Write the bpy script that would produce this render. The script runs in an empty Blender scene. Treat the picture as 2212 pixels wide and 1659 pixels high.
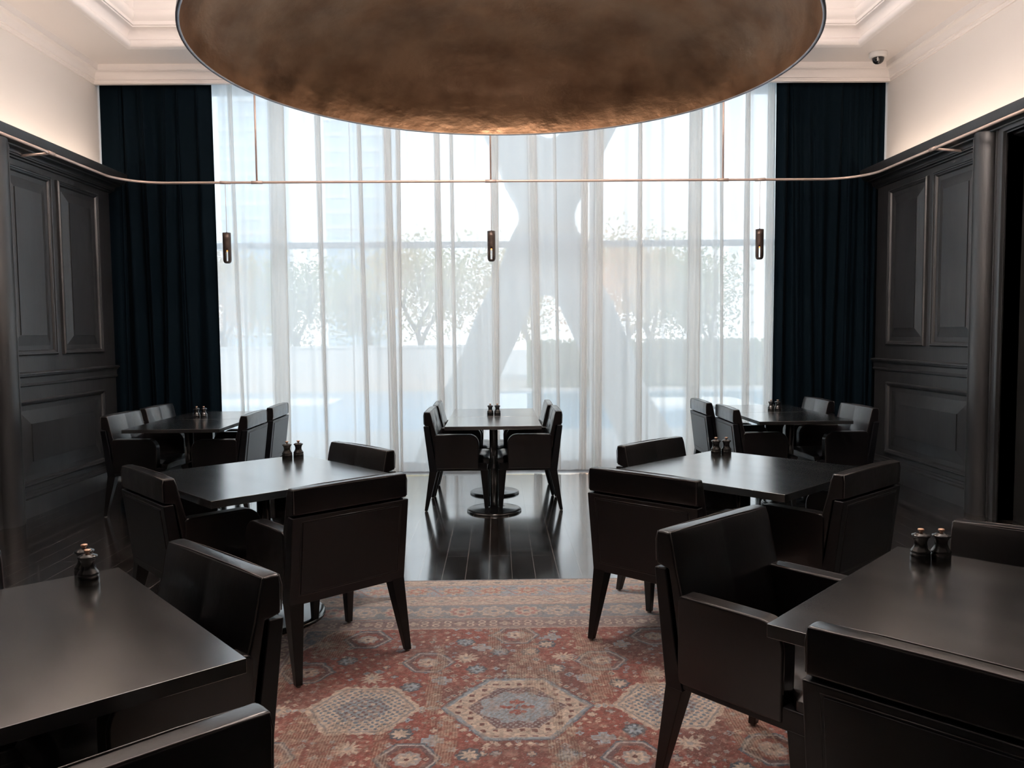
import bpy, bmesh, math, random
import numpy as np
from mathutils import Matrix, Vector
random.seed(7)
rng = np.random.default_rng(7)
PI = math.pi
S = bpy.context.scene
COL = S.collection

# ------------------------------------------------------------------ camera
cam_data = bpy.data.cameras.new('camera')
cam_data.sensor_fit = 'HORIZONTAL'
cam_data.sensor_width = 36.0
cam_data.lens = 36.0 * 1724.0 / 2212.0
cam_data.clip_start = 0.05
cam_data.clip_end = 500
cam = bpy.data.objects.new('camera', cam_data)
COL.objects.link(cam)
PITCH, YAW, ROLL = 0.06249214, 0.01705036, 0.00891439
HCAM = 1.47


def cam_rot(p, y, r):
    cy, sy = math.cos(y), math.sin(y)
    Rz = Matrix(((cy, -sy, 0), (sy, cy, 0), (0, 0, 1)))
    base = Matrix(((1, 0, 0), (0, 0, -1), (0, 1, 0)))
    cp, sp = math.cos(p), math.sin(p)
    Rx = Matrix(((1, 0, 0), (0, cp, -sp), (0, sp, cp)))
    cr, sr = math.cos(r), math.sin(r)
    Ro = Matrix(((cr, sr, 0), (-sr, cr, 0), (0, 0, 1)))
    return Ro @ Rx @ base @ Rz


_M = cam_rot(PITCH, YAW, ROLL)
_R = Matrix((_M[0], -_M[1], -_M[2])).transposed().to_4x4()
cam.matrix_world = Matrix.Translation((0, 0, HCAM)) @ _R
S.camera = cam

# ------------------------------------------------------------------ exposure
S.view_settings.view_transform = 'Standard'
S.view_settings.look = 'None'
S.view_settings.gamma = 1
S.view_settings.use_curve_mapping = False
S.view_settings.exposure = 0.12

# ------------------------------------------------------------------ world (bright hazy sky)
W = bpy.data.worlds.new('sky')
S.world = W
W.use_nodes = True
nt = W.node_tree
nt.nodes.clear()
wo = nt.nodes.new('ShaderNodeOutputWorld')
bg = nt.nodes.new('ShaderNodeBackground')
tc = nt.nodes.new('ShaderNodeTexCoord')
sep = nt.nodes.new('ShaderNodeSeparateXYZ')
rmp = nt.nodes.new('ShaderNodeValToRGB')
rmp.color_ramp.elements[0].position = 0.0
rmp.color_ramp.elements[0].color = (0.97, 0.985, 1.0, 1)
rmp.color_ramp.elements[1].position = 0.7
rmp.color_ramp.elements[1].color = (0.62, 0.80, 1.0, 1)
nt.links.new(tc.outputs['Generated'], sep.inputs[0])
nt.links.new(sep.outputs['Z'], rmp.inputs[0])
nt.links.new(rmp.outputs[0], bg.inputs['Color'])
bg.inputs['Strength'].default_value = 2.95
nt.links.new(bg.outputs[0], wo.inputs[0])

# ------------------------------------------------------------------ sun (behind the building, over the pool)
sd = bpy.data.lights.new('sun', 'SUN')
sd.energy = 2.6
sd.angle = math.radians(1.0)
sd.color = (1.0, 0.93, 0.82)
sun = bpy.data.objects.new('sun', sd)
COL.objects.link(sun)
sun.rotation_euler = Vector((0.35, 1.0, -1.55)).to_track_quat('-Z', 'Y').to_euler()


def area(name, loc, direction, sx, sy, power, color):
    d = bpy.data.lights.new(name, 'AREA')
    d.shape = 'RECTANGLE'
    d.size, d.size_y = sx, sy
    d.energy = power
    d.color = color
    o = bpy.data.objects.new(name, d)
    COL.objects.link(o)
    o.location = loc
    o.rotation_euler = Vector(direction).to_track_quat('-Z', 'Y').to_euler()
    return o


WARM = (1.0, 0.78, 0.61)
COVE_POWER = 13.0
# LED strips lying in the trough on top of both cornices, shining up the walls
for s_ in (-1, 1):
    a_ = area('cove_strip_light', (s_ * 3.81, 5.0, 3.045), (s_ * -0.25, 0, 1), 0.05, 6.2, COVE_POWER, WARM)
    a_.rotation_euler = Matrix(((1, 0, 0), (0, 1, 0), (0, 0, 1))).to_euler()
    a_.rotation_euler = (PI, s_ * 0.25, 0)

# added fill light above the big dome, brightening the ceiling tray and walls
up_ = area('ceiling_fill_light', (0.04, 4.56, 3.78), (0, 0, 1), 1.2, 1.2, 430.0, (1.0, 0.89, 0.82))
# added fill light under the dome's crown, brightening the rug below
dn_ = area('rug_fill_light', (0.04, 4.52, 3.56), (0, 0, -1), 0.5, 0.5, 52.0, (1.0, 0.95, 0.90))
dn_.data.shape = 'DISK'


# ------------------------------------------------------------------ materials
def mat(name, color=(0.5, 0.5, 0.5), rough=0.5, metal=0.0, ior=1.5, coat=0.0, coat_rough=0.1, coat_ior=1.65, sheen=0.0,
        bump=None, emis=None, vary=None, rvary=None):
    """bump=(scale, strength, distance, stretch)  vary=(scale, color2, stretch)  rvary=(scale, lo, hi, stretch)"""
    m = bpy.data.materials.new(name)
    m.use_nodes = True
    n, l = m.node_tree.nodes, m.node_tree.links
    p = n['Principled BSDF']
    p.inputs['Base Color'].default_value = (*color, 1)
    p.inputs['Roughness'].default_value = rough
    p.inputs['Metallic'].default_value = metal
    p.inputs['IOR'].default_value = ior
    p.inputs['Coat Weight'].default_value = coat
    p.inputs['Coat Roughness'].default_value = coat_rough
    p.inputs['Coat IOR'].default_value = coat_ior
    p.inputs['Sheen Weight'].default_value = sheen
    if emis:
        p.inputs['Emission Color'].default_value = (*emis[0], 1)
        p.inputs['Emission Strength'].default_value = emis[1]
    tcn = n.new('ShaderNodeTexCoord')

    def noise(scale, stretch, detail=4):
        mp = n.new('ShaderNodeMapping')
        mp.inputs['Scale'].default_value = stretch
        l.new(tcn.outputs['Object'], mp.inputs[0])
        t = n.new('ShaderNodeTexNoise')
        t.inputs['Scale'].default_value = scale
        t.inputs['Detail'].default_value = detail
        l.new(mp.outputs[0], t.inputs['Vector'])
        return t
    if vary:
        t = noise(vary[0], vary[2])
        r = n.new('ShaderNodeValToRGB')
        r.color_ramp.elements[0].position = 0.35
        r.color_ramp.elements[1].position = 0.68
        r.color_ramp.elements[0].color = (*color, 1)
        r.color_ramp.elements[1].color = (*vary[1], 1)
        l.new(t.outputs['Fac'], r.inputs[0])
        l.new(r.outputs[0], p.inputs['Base Color'])
    if rvary:
        t = noise(rvary[0], rvary[3])
        r = n.new('ShaderNodeMapRange')
        r.inputs['From Min'].default_value = 0.3
        r.inputs['From Max'].default_value = 0.7
        r.inputs['To Min'].default_value = rvary[1]
        r.inputs['To Max'].default_value = rvary[2]
        l.new(t.outputs['Fac'], r.inputs['Value'])
        l.new(r.outputs[0], p.inputs['Roughness'])
    if bump:
        t = noise(bump[0], bump[3], 6)
        b = n.new('ShaderNodeBump')
        b.inputs['Strength'].default_value = bump[1]
        b.inputs['Distance'].default_value = bump[2]
        l.new(t.outputs['Fac'], b.inputs['Height'])
        l.new(b.outputs[0], p.inputs['Normal'])
    return m


M_WHITE = mat('wall_white_paint', (0.86, 0.825, 0.79), 0.7, bump=(60, 0.08, 0.002, (1, 1, 1)))
M_CEIL = mat('ceiling_paint', (0.93, 0.88, 0.85), 0.75)
M_BLACKWOOD = mat('black_stained_panelling', (0.014, 0.014, 0.0155), 0.36, ior=1.8,
                  bump=(14, 0.22, 0.004, (6, 6, 0.35)), rvary=(3, 0.36, 0.50, (2, 2, 0.5)))
M_LEATHER = mat('dark_brown_leather', (0.0050, 0.0036, 0.0044), 0.33, ior=1.4, coat=0.8, coat_rough=0.20, coat_ior=1.5,
                bump=(26, 0.16, 0.006, (1, 1, 1)), rvary=(9, 0.30, 0.44, (1, 1, 1)))
M_LEATHER2 = mat('dark_brown_leather_back', (0.0028, 0.0030, 0.0050), 0.45, ior=1.35, coat=0.35, coat_rough=0.33, coat_ior=1.5,
                 bump=(300, 0.05, 0.001, (1, 1, 1)))
M_STITCH = mat('leather_piping', (0.035, 0.022, 0.020), 0.4, ior=1.8)
M_CHAIRWOOD = mat('black_stained_chair_wood', (0.006, 0.005, 0.005), 0.38, ior=1.5, bump=(20, 0.1, 0.002, (8, 8, 1)))
M_GLIDE = mat('metal_glide', (0.5, 0.45, 0.4), 0.3, metal=1)
M_TABLE = mat('charcoal_table_laminate', (0.014, 0.013, 0.0125), 0.20, ior=2.5, coat=1.0, coat_rough=0.20, coat_ior=2.0,
              rvary=(2.2, 0.16, 0.26, (3, 1, 1)), bump=(300, 0.03, 0.0006, (1, 1, 1)))
M_TABLEEDGE = mat('charcoal_table_edge', (0.018, 0.018, 0.018), 0.5)
M_STEEL = mat('black_polished_steel', (0.012, 0.012, 0.013), 0.16, ior=2.1)
M_MILL = mat('black_lacquered_wood', (0.008, 0.0075, 0.008), 0.22, ior=1.7)
M_KNOB = mat('copper_knob', (0.80, 0.50, 0.36), 0.32, metal=1)
M_RAIL = mat('blush_brass_tube', (0.78, 0.60, 0.52), 0.4, metal=0.55)
M_PENDANT = mat('bronze_pendant_metal', (0.085, 0.062, 0.052), 0.38, metal=0.7)
M_GOLD = mat('aged_gold_leaf', (0.31, 0.20, 0.13), 0.44, metal=0.95, bump=(4.0, 0.55, 0.03, (1, 1, 1.6)),
             vary=(2.6, (0.18, 0.107, 0.068), (1, 1, 1.5)), rvary=(5, 0.38, 0.56, (1, 1, 1)))
M_SILVER = mat('pale_silver_leaf', (0.55, 0.56, 0.60), 0.5, metal=0.6, vary=(9, (0.38, 0.39, 0.44), (1, 1, 1)))
M_VELVET = mat('teal_black_velvet', (0.0011, 0.0048, 0.0085), 0.8, ior=1.15, sheen=0.03, bump=(40, 0.1, 0.002, (1, 1, 0.2)))
M_VELVET.node_tree.nodes['Principled BSDF'].inputs['Sheen Roughness'].default_value = 0.35
M_VELVET.node_tree.nodes['Principled BSDF'].inputs['Sheen Tint'].default_value = (0.35, 0.30, 0.28, 1)
M_FRAME = mat('pale_window_frame', (0.62, 0.64, 0.68), 0.4)
M_CAMW = mat('white_plastic', (0.8, 0.78, 0.76), 0.35)
M_CAMB = mat('smoked_dome', (0.01, 0.01, 0.012), 0.08, ior=1.6)
M_DARKVOID = mat('black_doorway_shade', (0.006, 0.006, 0.006), 0.6)
M_CONCRETE = mat('white_shell_render', (0.66, 0.65, 0.63), 0.85)
M_DECK = mat('pale_stone_deck', (0.62, 0.57, 0.52), 0.8, vary=(1.2, (0.52, 0.49, 0.46), (1, 1, 1)))
M_LAWN = mat('dry_lawn', (0.45, 0.43, 0.30), 0.9, vary=(0.8, (0.34, 0.36, 0.20), (1, 1, 1)))
M_POOL = mat('blue_pool_water', (0.20, 0.45, 0.66), 0.06, ior=1.33, bump=(3, 0.15, 0.02, (1, 1, 1)))
M_CREAM = mat('cream_garden_wall', (0.72, 0.62, 0.55), 0.85)
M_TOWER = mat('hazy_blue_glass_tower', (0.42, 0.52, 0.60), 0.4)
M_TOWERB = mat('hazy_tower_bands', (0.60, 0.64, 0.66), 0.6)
M_BARK = mat('grey_bark', (0.25, 0.20, 0.17), 0.9)
M_HEDGE = mat('yellow_green_hedge', (0.34, 0.38, 0.16), 0.9)
M_PLAT = mat('white_sunlit_slab', (0.85, 0.80, 0.74), 0.8)
M_FLAME = mat('amber_lamp_tip', (1.0, 0.4, 0.1), 0.5, emis=((1.0, 0.32, 0.06), 2.2))
M_CANDLE = mat('white_glass_rod', (0.9, 0.9, 0.88), 0.3)
M_OUTWALL = mat('outer_wall_render', (0.55, 0.53, 0.5), 0.9)


def leaf_mat(name, c):
    m = bpy.data.materials.new(name)
    m.use_nodes = True
    n, l = m.node_tree.nodes, m.node_tree.links
    n.clear()
    o = n.new('ShaderNodeOutputMaterial')
    d = n.new('ShaderNodeBsdfDiffuse')
    t = n.new('ShaderNodeBsdfTranslucent')
    mx = n.new('ShaderNodeMixShader')
    mx.inputs[0].default_value = 0.45
    tx = n.new('ShaderNodeTexNoise')
    tx.inputs['Scale'].default_value = 1.2
    r = n.new('ShaderNodeValToRGB')
    r.color_ramp.elements[0].position = 0.35
    r.color_ramp.elements[1].position = 0.65
    r.color_ramp.elements[0].color = (*c, 1)
    r.color_ramp.elements[1].color = (c[0] * 1.35, c[1] * 1.0, c[2] * 0.9, 1)
    l.new(tx.outputs['Fac'], r.inputs[0])
    for q in (d, t):
        l.new(r.outputs[0], q.inputs['Color'])
    l.new(d.outputs[0], mx.inputs[1])
    l.new(t.outputs[0], mx.inputs[2])
    l.new(mx.outputs[0], o.inputs[0])
    return m


M_LEAFA = leaf_mat('yellow_green_leaves', (0.52, 0.50, 0.24))
M_LEAFB = leaf_mat('olive_green_leaves', (0.36, 0.42, 0.22))
M_LEAFC = leaf_mat('ochre_leaves', (0.62, 0.46, 0.24))


def sheer_mat():
    m = bpy.data.materials.new('white_sheer_voile')
    m.use_nodes = True
    n, l = m.node_tree.nodes, m.node_tree.links
    n.clear()
    o = n.new('ShaderNodeOutputMaterial')
    tr = n.new('ShaderNodeBsdfTransparent')
    tr.inputs[0].default_value = (1, 1, 1, 1)
    d = n.new('ShaderNodeBsdfDiffuse')
    t = n.new('ShaderNodeBsdfTranslucent')
    d.inputs[0].default_value = (0.92, 0.91, 0.88, 1)
    t.inputs[0].default_value = (0.945, 0.94, 0.925, 1)
    mx = n.new('ShaderNodeMixShader')
    mx.inputs[0].default_value = 0.80
    l.new(d.outputs[0], mx.inputs[1])
    l.new(t.outputs[0], mx.inputs[2])
    # open weave: what passes between the threads falls off with the angle the light crosses the cloth
    g = n.new('ShaderNodeNewGeometry')
    dot = n.new('ShaderNodeVectorMath')
    dot.operation = 'DOT_PRODUCT'
    l.new(g.outputs['Normal'], dot.inputs[0])
    l.new(g.outputs['Incoming'], dot.inputs[1])
    ab = n.new('ShaderNodeMath'); ab.operation = 'ABSOLUTE'
    l.new(dot.outputs['Value'], ab.inputs[0])
    mxm = n.new('ShaderNodeMath'); mxm.operation = 'MAXIMUM'; mxm.inputs[1].default_value = 0.35
    l.new(ab.outputs[0], mxm.inputs[0])
    inv = n.new('ShaderNodeMath'); inv.operation = 'DIVIDE'; inv.inputs[0].default_value = 1.0
    l.new(mxm.outputs[0], inv.inputs[1])
    pw = n.new('ShaderNodeMath'); pw.operation = 'POWER'; pw.inputs[0].default_value = SHEER_T
    l.new(inv.outputs[0], pw.inputs[1])
    mix = n.new('ShaderNodeMixShader')
    l.new(pw.outputs[0], mix.inputs[0])
    l.new(mx.outputs[0], mix.inputs[1])
    l.new(tr.outputs[0], mix.inputs[2])
    l.new(mix.outputs[0], o.inputs[0])
    return m


SHEER_T = 0.20
M_SHEER = sheer_mat()


def glass_mat():
    m = bpy.data.materials.new('clear_window_glass')
    m.use_nodes = True
    n, l = m.node_tree.nodes, m.node_tree.links
    n.clear()
    o = n.new('ShaderNodeOutputMaterial')
    tr = n.new('ShaderNodeBsdfTransparent')
    tr.inputs[0].default_value = (0.96, 0.98, 0.98, 1)
    gl = n.new('ShaderNodeBsdfGlossy')
    gl.inputs['Roughness'].default_value = 0.02
    fr = n.new('ShaderNodeFresnel')
    fr.inputs[0].default_value = 1.3
    mx = n.new('ShaderNodeMixShader')
    l.new(fr.outputs[0], mx.inputs[0])
    l.new(tr.outputs[0], mx.inputs[1])
    l.new(gl.outputs[0], mx.inputs[2])
    l.new(mx.outputs[0], o.inputs[0])
    return m


M_GLASS = glass_mat()


def floor_mat():
    m = bpy.data.materials.new('dark_plank_floor')
    m.use_nodes = True
    n, l = m.node_tree.nodes, m.node_tree.links
    p = n['Principled BSDF']
    tc = n.new('ShaderNodeTexCoord')
    mp = n.new('ShaderNodeMapping')
    mp.inputs['Rotation'].default_value = (0, 0, PI / 2)
    mp.inputs['Location'].default_value = (0.0, 0.07, 0)
    l.new(tc.outputs['Object'], mp.inputs[0])
    br = n.new('ShaderNodeTexBrick')
    br.offset = 0.37
    br.inputs['Color1'].default_value = (0.014, 0.010, 0.0085, 1)
    br.inputs['Color2'].default_value = (0.022, 0.0155, 0.013, 1)
    br.inputs['Mortar'].default_value = (0.34, 0.31, 0.29, 1)  # pale seams: light caught by the plank bevels, put into the colour
    br.inputs['Scale'].default_value = 1.0
    br.inputs['Brick Width'].default_value = 1.55
    br.inputs['Row Height'].default_value = 0.142
    br.inputs['Mortar Size'].default_value = 0.0020
    br.inputs['Mortar Smooth'].default_value = 0.1
    l.new(mp.outputs[0], br.inputs['Vector'])
    # scratches: thin bright hairlines from stretched voronoi edges
    ns = n.new('ShaderNodeTexNoise')
    ns.inputs['Scale'].default_value = 70
    ns.inputs['Detail'].default_value = 8
    ns.inputs['Roughness'].default_value = 0.8
    l.new(tc.outputs['Object'], ns.inputs['Vector'])
    rr = n.new('ShaderNodeValToRGB')
    rr.color_ramp.elements[0].position = 0.60
    rr.color_ramp.elements[1].position = 0.70
    rr.color_ramp.elements[0].color = (0, 0, 0, 1)
    rr.color_ramp.elements[1].color = (0.16, 0.15, 0.15, 1)
    l.new(ns.outputs['Fac'], rr.inputs[0])
    ad = n.new('ShaderNodeMix')
    ad.data_type = 'RGBA'
    ad.blend_type = 'ADD'
    ad.inputs[0].default_value = 1.0
    l.new(br.outputs['Color'], ad.inputs[6])
    l.new(rr.outputs[0], ad.inputs[7])
    l.new(ad.outputs[2], p.inputs['Base Color'])
    n2 = n.new('ShaderNodeTexNoise')
    n2.inputs['Scale'].default_value = 3
    n2.inputs['Detail'].default_value = 5
    l.new(tc.outputs['Object'], n2.inputs['Vector'])
    mr = n.new('ShaderNodeMapRange')
    mr.inputs['From Min'].default_value = 0.3
    mr.inputs['From Max'].default_value = 0.7
    mr.inputs['To Min'].default_value = 0.13
    mr.inputs['To Max'].default_value = 0.24
    l.new(n2.outputs['Fac'], mr.inputs['Value'])
    l.new(mr.outputs[0], p.inputs['Roughness'])
    p.inputs['IOR'].default_value = 2.8
    p.inputs['Coat Weight'].default_value = 1.0
    p.inputs['Coat IOR'].default_value = 2.1
    p.inputs['Coat Roughness'].default_value = 0.10
    b = n.new('ShaderNodeBump')
    b.inputs['Strength'].default_value = 0.25
    b.inputs['Distance'].default_value = 0.002
    l.new(br.outputs['Fac'], b.inputs['Height'])
    b.invert = True
    b2 = n.new('ShaderNodeBump')
    b2.inputs['Strength'].default_value = 0.10
    b2.inputs['Distance'].default_value = 0.002
    n3 = n.new('ShaderNodeTexNoise')
    n3.inputs['Scale'].default_value = 12
    l.new(mp.outputs[0], n3.inputs['Vector'])
    l.new(n3.outputs['Fac'], b2.inputs['Height'])
    l.new(b.outputs[0], b2.inputs['Normal'])
    l.new(b2.outputs[0], p.inputs['Normal'])
    return m


M_FLOOR = floor_mat()


# ------------------------------------------------------------------ mesh helpers
class MB:
    def __init__(self):
        self.v, self.f, self.s = [], [], []

    def add(self, vs, fs, smooth=False):
        b = len(self.v)
        self.v += [tuple(p) for p in vs]
        self.f += [tuple(i + b for i in q) for q in fs]
        self.s += [smooth] * len(fs)
        return self

    def box(self, x0, x1, y0, y1, z0, z1):
        vs = [(x0, y0, z0), (x1, y0, z0), (x1, y1, z0), (x0, y1, z0), (x0, y0, z1), (x1, y0, z1), (x1, y1, z1), (x0, y1, z1)]
        return self.add(vs, [(0, 3, 2, 1), (4, 5, 6, 7), (0, 1, 5, 4), (1, 2, 6, 5), (2, 3, 7, 6), (3, 0, 4, 7)])

    def frustum(self, a, b):
        """a,b: (x0,x1,y0,y1,z)"""
        vs = []
        for (x0, x1, y0, y1, z) in (a, b):
            vs += [(x0, y0, z), (x1, y0, z), (x1, y1, z), (x0, y1, z)]
        return self.add(vs, [(0, 3, 2, 1), (4, 5, 6, 7), (0, 1, 5, 4), (1, 2, 6, 5), (2, 3, 7, 6), (3, 0, 4, 7)])

    def prism(self, poly, y0, y1):
        """poly in (x,z), extruded along y"""
        n = len(poly)
        vs = [(x, y0, z) for x, z in poly] + [(x, y1, z) for x, z in poly]
        fs = [tuple(range(n))[::-1], tuple(range(n, 2 * n))]
        fs += [(i, (i + 1) % n, n + (i + 1) % n, n + i) for i in range(n)]
        return self.add(vs, fs)

    def lathe(self, prof, seg=32, c=(0, 0, 0), smooth=True, cap=True):
        vs, fs = [], []
        n = len(prof)
        for k in range(seg):
            a = 2 * PI * k / seg
            for r, z in prof:
                vs.append((c[0] + r * math.cos(a), c[1] + r * math.sin(a), c[2] + z))
        for k in range(seg):
            k2 = (k + 1) % seg
            for i in range(n - 1):
                fs.append((k * n + i, k2 * n + i, k2 * n + i + 1, k * n + i + 1))
        self.add(vs, fs, smooth)
        if cap:
            b = len(self.v) - len(vs)
            if prof[0][0] > 1e-5:
                self.f.append(tuple(b + k * n for k in range(seg))[::-1]); self.s.append(False)
            if prof[-1][0] > 1e-5:
                self.f.append(tuple(b + k * n + n - 1 for k in range(seg))); self.s.append(False)
        return self

    def tube(self, pts, r, seg=10, closed=False, caps=True):
        pts = [Vector(p) for p in pts]
        n = len(pts)
        rs = r if isinstance(r, (list, tuple)) else [r] * n
        vs, fs = [], []
        up = None
        for i, p in enumerate(pts):
            if closed:
                t = pts[(i + 1) % n] - pts[i - 1]
            else:
                t = pts[min(i + 1, n - 1)] - pts[max(i - 1, 0)]
            t.normalize()
            if up is None:
                up = Vector((0, 0, 1)) if abs(t.z) < 0.9 else Vector((1, 0, 0))
            a = t.cross(up)
            if a.length < 1e-4:
                a = t.cross(Vector((1, 0.3, 0)))
            a.normalize()
            b = a.cross(t).normalized()
            up = b
            for k in range(seg):
                q = 2 * PI * k / seg
                vs.append(p + (a * math.cos(q) + b * math.sin(q)) * rs[i])
        m = n if closed else n - 1
        for i in range(m):
            j = (i + 1) % n
            for k in range(seg):
                k2 = (k + 1) % seg
                fs.append((i * seg + k, i * seg + k2, j * seg + k2, j * seg + k))
        self.add(vs, fs, True)
        if caps and not closed:
            b = len(self.v) - len(vs)
            self.f.append(tuple(b + k for k in range(seg))); self.s.append(False)
            self.f.append(tuple(b + (n - 1) * seg + k for k in range(seg))[::-1]); self.s.append(False)
        return self

    def build(self, name, material, parent=None, bevel=0, bseg=2, fix=True, smooth_angle=None, subsurf=0):
        me = bpy.data.meshes.new(name)
        me.from_pydata(self.v, [], self.f)
        me.polygons.foreach_set('use_smooth', self.s)
        if fix:
            bm = bmesh.new()
            bm.from_mesh(me)
            bmesh.ops.recalc_face_normals(bm, faces=bm.faces)
            bm.to_mesh(me)
            bm.free()
        me.materials.append(material)
        o = bpy.data.objects.new(name, me)
        COL.objects.link(o)
        if parent:
            o.parent = parent
        if bevel:
            md = o.modifiers.new('bevel', 'BEVEL')
            md.width = bevel
            md.segments = bseg
            md.limit_method = 'ANGLE'
            md.angle_limit = math.radians(28)
            md.harden_normals = True
            me.polygons.foreach_set('use_smooth', [True] * len(me.polygons))
            me.set_sharp_from_angle(angle=math.radians(50))
        if subsurf:
            md = o.modifiers.new('sub', 'SUBSURF')
            md.levels = md.render_levels = subsurf
            me.polygons.foreach_set('use_smooth', [True] * len(me.polygons))
        if smooth_angle:
            me.polygons.foreach_set('use_smooth', [True] * len(me.polygons))
            me.set_sharp_from_angle(angle=math.radians(smooth_angle))
        return o


def tag(o, label=None, cat=None, group=None, kind=None):
    if label: o['label'] = label
    if cat: o['category'] = cat
    if group: o['group'] = group
    if kind: o['kind'] = kind
    return o


def empty(name, loc=(0, 0, 0), rz=0.0):
    o = bpy.data.objects.new(name, None)
    COL.objects.link(o)
    o.empty_display_size = 0.1
    o.location = loc
    o.rotation_euler = (0, 0, rz)
    return o


def struct(o, label=None, cat=None):
    o['kind'] = 'structure'
    if label: o['label'] = label
    if cat: o['category'] = cat
    return o


def copy_tree(o, parent=None):
    c = o.copy()
    COL.objects.link(c)
    c.parent = parent
    for ch in list(o.children):
        copy_tree(ch, c)
    return c


# ================================================================== THE SETTING
XW = 4.0        # upper white wall plane
XP = 3.90       # panelling plane
YF = 8.18       # front of the curtain recess
YB = -2.2
struct(MB().box(-4.3, 4.3, YB - 0.2, 8.95, -0.12, 0.0).build('floor', M_FLOOR),
       'dark glossy plank floor running towards the window', 'floor')
struct(MB().box(-4.3, -XW, YB - 0.2, 8.8, 0, 4.4).build('wall_left', M_WHITE), 'white upper wall above dark panelling, left', 'wall')
struct(MB().box(XW, 4.3, 6.0, 8.8, 0, 4.4).box(XW, 4.3, YB - 0.2, 6.0, 2.94, 4.4).box(XW, 4.3, YB - 0.2, 4.6, 0, 2.94)
       .build('wall_right', M_WHITE), 'white upper wall above dark panelling, right', 'wall')
struct(MB().box(-4.3, 4.3, YB - 0.2, YB, 0, 4.4).build('wall_back', M_WHITE), 'wall behind the viewer', 'wall')
# the outer wall over the window
struct(MB().box(-7, 7, 8.85, 9.15, 4.15, 9.0).box(-7, -4.0, 8.85, 9.15, -0.3, 4.15).box(4.0, 7, 8.85, 9.15, -0.3, 4.15)
       .build('wall_front', M_OUTWALL), 'outer wall around the window', 'wall')

# ceiling with a deep tray
TX0, TX1, TY0, TY1 = -3.42, 3.46, 1.44, 7.68
ZC = 4.15
cb = MB()
cb.box(-4.3, TX0, YB - 0.2, 8.95, ZC, ZC + 0.05)
cb.box(TX1, 4.3, YB - 0.2, 8.95, ZC, ZC + 0.05)
cb.box(TX0, TX1, YB - 0.2, TY0, ZC, ZC + 0.05)
cb.box(TX0, TX1, TY1, 8.95, ZC, ZC + 0.05)
cb.box(-4.3, 4.3, YB - 0.2, 8.95, 4.74, 5.2)
cb.box(-4.3, -3.9, YB - 0.2, 8.95, 4.2, 4.74).box(3.9, 4.3, YB - 0.2, 8.95, 4.2, 4.74)
cb.box(-3.9, 3.9, YB - 0.2, YB, 4.2, 4.74).box(-3.9, 3.9, 8.6, 8.95, 4.2, 4.74)
ceil = struct(cb.build('ceiling', M_CEIL), 'white tray ceiling with stepped mouldings', 'ceiling')


def sweep_rect(prof, x0, x1, y0, y1):
    m = MB()
    vs, fs = [], []
    n = len(prof)
    for o, z in prof:
        vs += [(x0 + o, y0 + o, z), (x1 - o, y0 + o, z), (x1 - o, y1 - o, z), (x0 + o, y1 - o, z)]
    for i in range(n - 1):
        for k in range(4):
            k2 = (k + 1) % 4
            fs.append((4 * i + k, 4 * i + k2, 4 * i + 4 + k2, 4 * i + 4 + k))
    m.add(vs, fs)
    return m


def arc(cx, cz, r, a0, a1, n=6):
    return [(cx + r * math.cos(math.radians(a0 + (a1 - a0) * i / n)), cz + r * math.sin(math.radians(a0 + (a1 - a0) * i / n))) for i in range(n + 1)]


tray_prof = ([(0, 4.15), (0.004, 4.152)] + arc(0.0, 4.195, 0.043, -75, 75, 8) +
             [(0.004, 4.24), (0.006, 4.25)] + arc(0.075, 4.25, 0.069, 180, 100, 6) +
             [(0.085, 4.322), (0.085, 4.335), (0.098, 4.337), (0.098, 4.362), (0.088, 4.366)] +
             arc(0.04, 4.43, 0.075, -50, 30, 7) + [(0.11, 4.475)] + arc(0.20, 4.50, 0.09, 180, 100, 6) +
             [(0.20, 4.60), (0.22, 4.60), (0.22, 4.745)])
t2 = sweep_rect(tray_prof, TX0, TX1, TY0, TY1).build('trim_1', M_CEIL, smooth_angle=35)
struct(t2, 'stepped plaster moulding around the ceiling tray', 'ceiling moulding')
crown = [(0.0, 3.985), (0.016, 3.985), (0.016, 4.0), (0.022, 4.004), (0.022, 4.016), (0.034, 4.02), (0.034, 4.034)] + \
        arc(0.094, 4.034, 0.06, 180, 100, 5) + [(0.088, 4.10), (0.094, 4.10), (0.094, 4.12), (0.10, 4.152)]
t3 = sweep_rect(crown, -XW, XW, YB, YF).build('trim_2', M_CEIL, smooth_angle=35)
struct(t3, 'thin white crown moulding where walls meet ceiling', 'crown moulding')
# pelmet board above the curtains, behind the crown
struct(MB().box(-XW, XW, YF, YF + 0.03, 3.985, 4.15).build('trim_3', M_CEIL), 'white pelmet board above the curtains', 'trim')

# ---- dark panelling
NB = 3.84       # near block plane
YC = 6.41       # where the near block ends
ZT = 3.105


def side_pt(s, o, y, z, base=XP):
    return (s * (base - o), y, z)


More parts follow.
